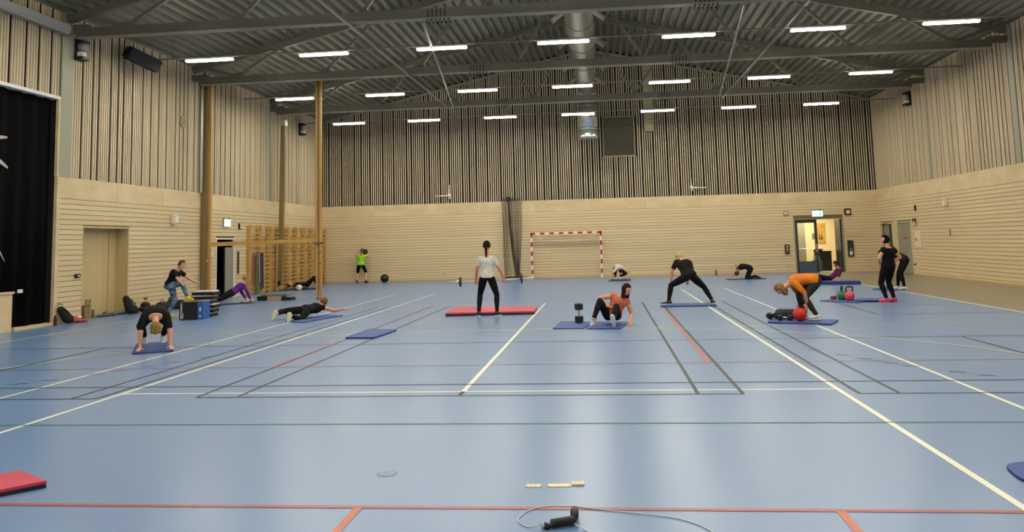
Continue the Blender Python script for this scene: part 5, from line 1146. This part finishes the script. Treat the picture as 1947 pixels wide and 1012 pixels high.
# 9 coral top, seated leaning on one arm
person('woman in coral top sitting on a blue mat leaning on one arm', (0.16, 17.0, 0.02), PI,
    (0.05, -0.08, 0.14), (-0.13, -0.02, 0.52), (-0.25, 0.04, 0.66), (-.75, .6, -.25), (1, 0, 0), (.9, .1, .36),
    [(-0.27, 0.16, 0.07), (0.14, 0.10, 0.34)], [(-.4, -1, .2), (1, -.1, .3)], [(0.04, 0.60, 0.10), (0.42, 0.34, 0.12)], [(-.15, 0, 1), (.1, .2, 1)], [(0.15, .45, 1), (.5, .35, -.8)], H=1.66, wdt=1.0,
    top=(226, 122, 92), sleeve=.04, hem=.0, bot=(26, 24, 24), hair=(56, 34, 28), style='bob', shoe=(216, 214, 210), sole=(226, 226, 224), footup=((0, -1, .4), (0, .6, .8)), hdir=((-.1, .7, -.5), (-1, .1, -.1)), palm=((0, 0, 1), (0, 0, 1)), curl=(.8, .5))
# 10 blonde wide stance
person('blonde woman in black seen from behind in a wide side lunge', (2.04, 21.42, 0.03), 0.0,
    (0.04, 0.02, 0.66), (-0.10, 0.22, 1.07), (-0.17, 0.38, 1.16), (-.1, 1, -.6), (1, 0, -.05), (1, 0, -.08),
    [(-0.40, 0.24, 0.56), (0.02, 0.42, 0.60)], [(-1, -.3, 0), (1, -.3, 0)], [(-0.50, -0.02, 0.09), (0.56, 0.0, 0.09)], [(-1, .6, .5), (.4, 1, 0)], [(-1, .35, 0), (.5, 1, 0)], H=1.66, wdt=1.14,
    top=(34, 30, 28), sleeve=.3, hem=.05, bot=(20, 18, 18), hair=(214, 190, 124), style='curly', shoe=(44, 40, 40), sole=(236, 230, 226), hdir=((0, .1, -1), (0, .2, -1)))
# 11 curled up by the back wall
person('person in black curled up over the knees on a dark mat near the back wall', (5.42, 33.85, 0.02), HALF,
    (0.0, -0.22, 0.38), (0.02, 0.24, 0.40), (0.06, 0.30, 0.20), (.3, .3, -1), (1, 0, 0), (1, 0, .1),
    [(-0.2, 0.56, 0.42), (0.12, 0.52, 0.06)], [(-.3, .2, .6), (.5, 0, -.3)], [(-0.12, -0.42, 0.12), (0.14, -0.44, 0.1)], [(0, .8, -.5), (0, .8, -.5)], [(0, -1, -.2), (0, -1, -.2)], H=1.6, wdt=1.0,
    top=(26, 24, 22), sleeve=.2, bot=(24, 22, 22), hair=(120, 60, 50), style='short', shoe=(26, 24, 24), sole=(40, 38, 38), bend=(0, 0, .18), hdir=((0, 1, -.1), (0, 1, -.1)), palm=((0, 0, 1), (0, 0, 1)), footup=((0, -.2, 1), (0, -.2, 1)))
# 12 orange shirt bending
person('woman in orange T-shirt bending over the red ball and dark roll', (3.96, 17.0, 0.03), HALF,
    (0.0, -0.10, 0.74), (0.0, 0.40, 0.70), (0.0, 0.59, 0.60), (-.1, .35, -1), (1, 0, 0), (1, 0, 0),
    [(-0.15, 0.13, 0.33), (0.16, 0.20, 0.30)], [(-1, -.6, 0), (1, -.6, 0)], [(-0.14, -0.04, 0.10), (0.14, 0.14, 0.10)], [(0, 1, .2), (0, 1, .2)], [(0, 1, 0), (0, 1, 0)], H=1.6, wdt=1.12,
    top=(236, 132, 40), sleeve=.42, hem=.0, bot=(56, 50, 46), hair=(156, 120, 74), style='bob', bend=(0, 0, .11), headup=(0, 1, .35), shoe=(226, 220, 206), hdir=((0, .2, -1), (0, .2, -1)), palm=((-1, 0, 0), (1, 0, 0)))
# 13 purple person on forearms behind the thick mat
person('person in purple shirt half reclining on the floor behind the thick blue mat', (7.95, 30.15, 0.0), HALF,
    (0.0, 0.26, 0.12), (0, -0.06, 0.46), (0, 0.06, 0.63), (.1, 1, -.3), (1, 0, 0), (1, 0, 0),
    [(-0.24, 0.26, 0.08), (0.2, 0.34, 0.16)], [(-.3, -.8, -.4), (.3, -.8, -.4)], [(-0.12, 1.0, 0.08), (0.14, 1.05, 0.08)], [(0, 0, 1), (0, 0, 1)], [(0, .3, 1), (0, .3, 1)], H=1.6, wdt=1.05,
    top=(92, 40, 90), topvar=(60, 24, 44), sleeve=.4, bot=(28, 20, 26), hair=(64, 48, 40), style='ponytail', bend=(0, -.05, 0), hdir=((0, 1, 0), (0, 1, 0)), palm=((0, 0, 1), (0, 0, 1)), footup=((0, -1, .2), (0, -1, .2)), shoe=(40, 36, 36))
# 14 standing black outfit
person('dark-haired woman in black standing with hands on hips, pink shoes', (6.82, 21.38, 0), math.radians(28),
    (0.0, 0.0, 0.84), (0.0, -0.04, 1.31), (-0.02, 0.03, 1.50), (-.85, .5, .05), (1, 0, 0), (1, 0, 0),
    [(-0.19, 0.07, 0.92), (0.20, 0.07, 0.93)], [(-1, -0.6, 0), (1, -0.6, 0)], [(-0.14, -0.02, 0.09), (0.16, 0.04, 0.09)], [(-.1, 1, 0), (.1, 1, 0)], [(-.7, .7, 0), (-.2, 1, 0)], H=1.62, wdt=1.14,
    top=(18, 15, 17), sleeve=.14, hem=-.08, bot=(14, 13, 15), hair=(22, 14, 18), style='curly', shoe=(226, 66, 96), sole=(236, 90, 110), hdir=((.3, .3, -1), (-.3, .3, -1)), palm=((-1, 0, 0), (1, 0, 0)))
# 15 bending dark red person
person('person in dark red top and black leggings bending with hands on knees at right', (8.62, 25.8, 0), HALF - 0.1,
    (0.0, -0.10, 0.86), (0.0, 0.36, 1.02), (0.0, 0.54, 1.04), (0, 1, -.4), (1, 0, 0), (1, 0, 0),
    [(-0.14, 0.24, 0.56), (0.16, 0.24, 0.56)], [(-1, -.5, 0), (1, -.5, 0)], [(-0.12, 0.0, 0.09), (0.14, 0.12, 0.09)], [(0, 1, 0), (0, 1, 0)], [(0, 1, 0), (0, 1, 0)], H=1.64, wdt=1.02,
    top=(66, 22, 28), sleeve=.4, hem=.05, bot=(18, 15, 17), hair=(40, 28, 26), style='bun', bend=(0, 0, .12), shoe=(216, 216, 220), hdir=((0, .2, -1), (0, .2, -1)))
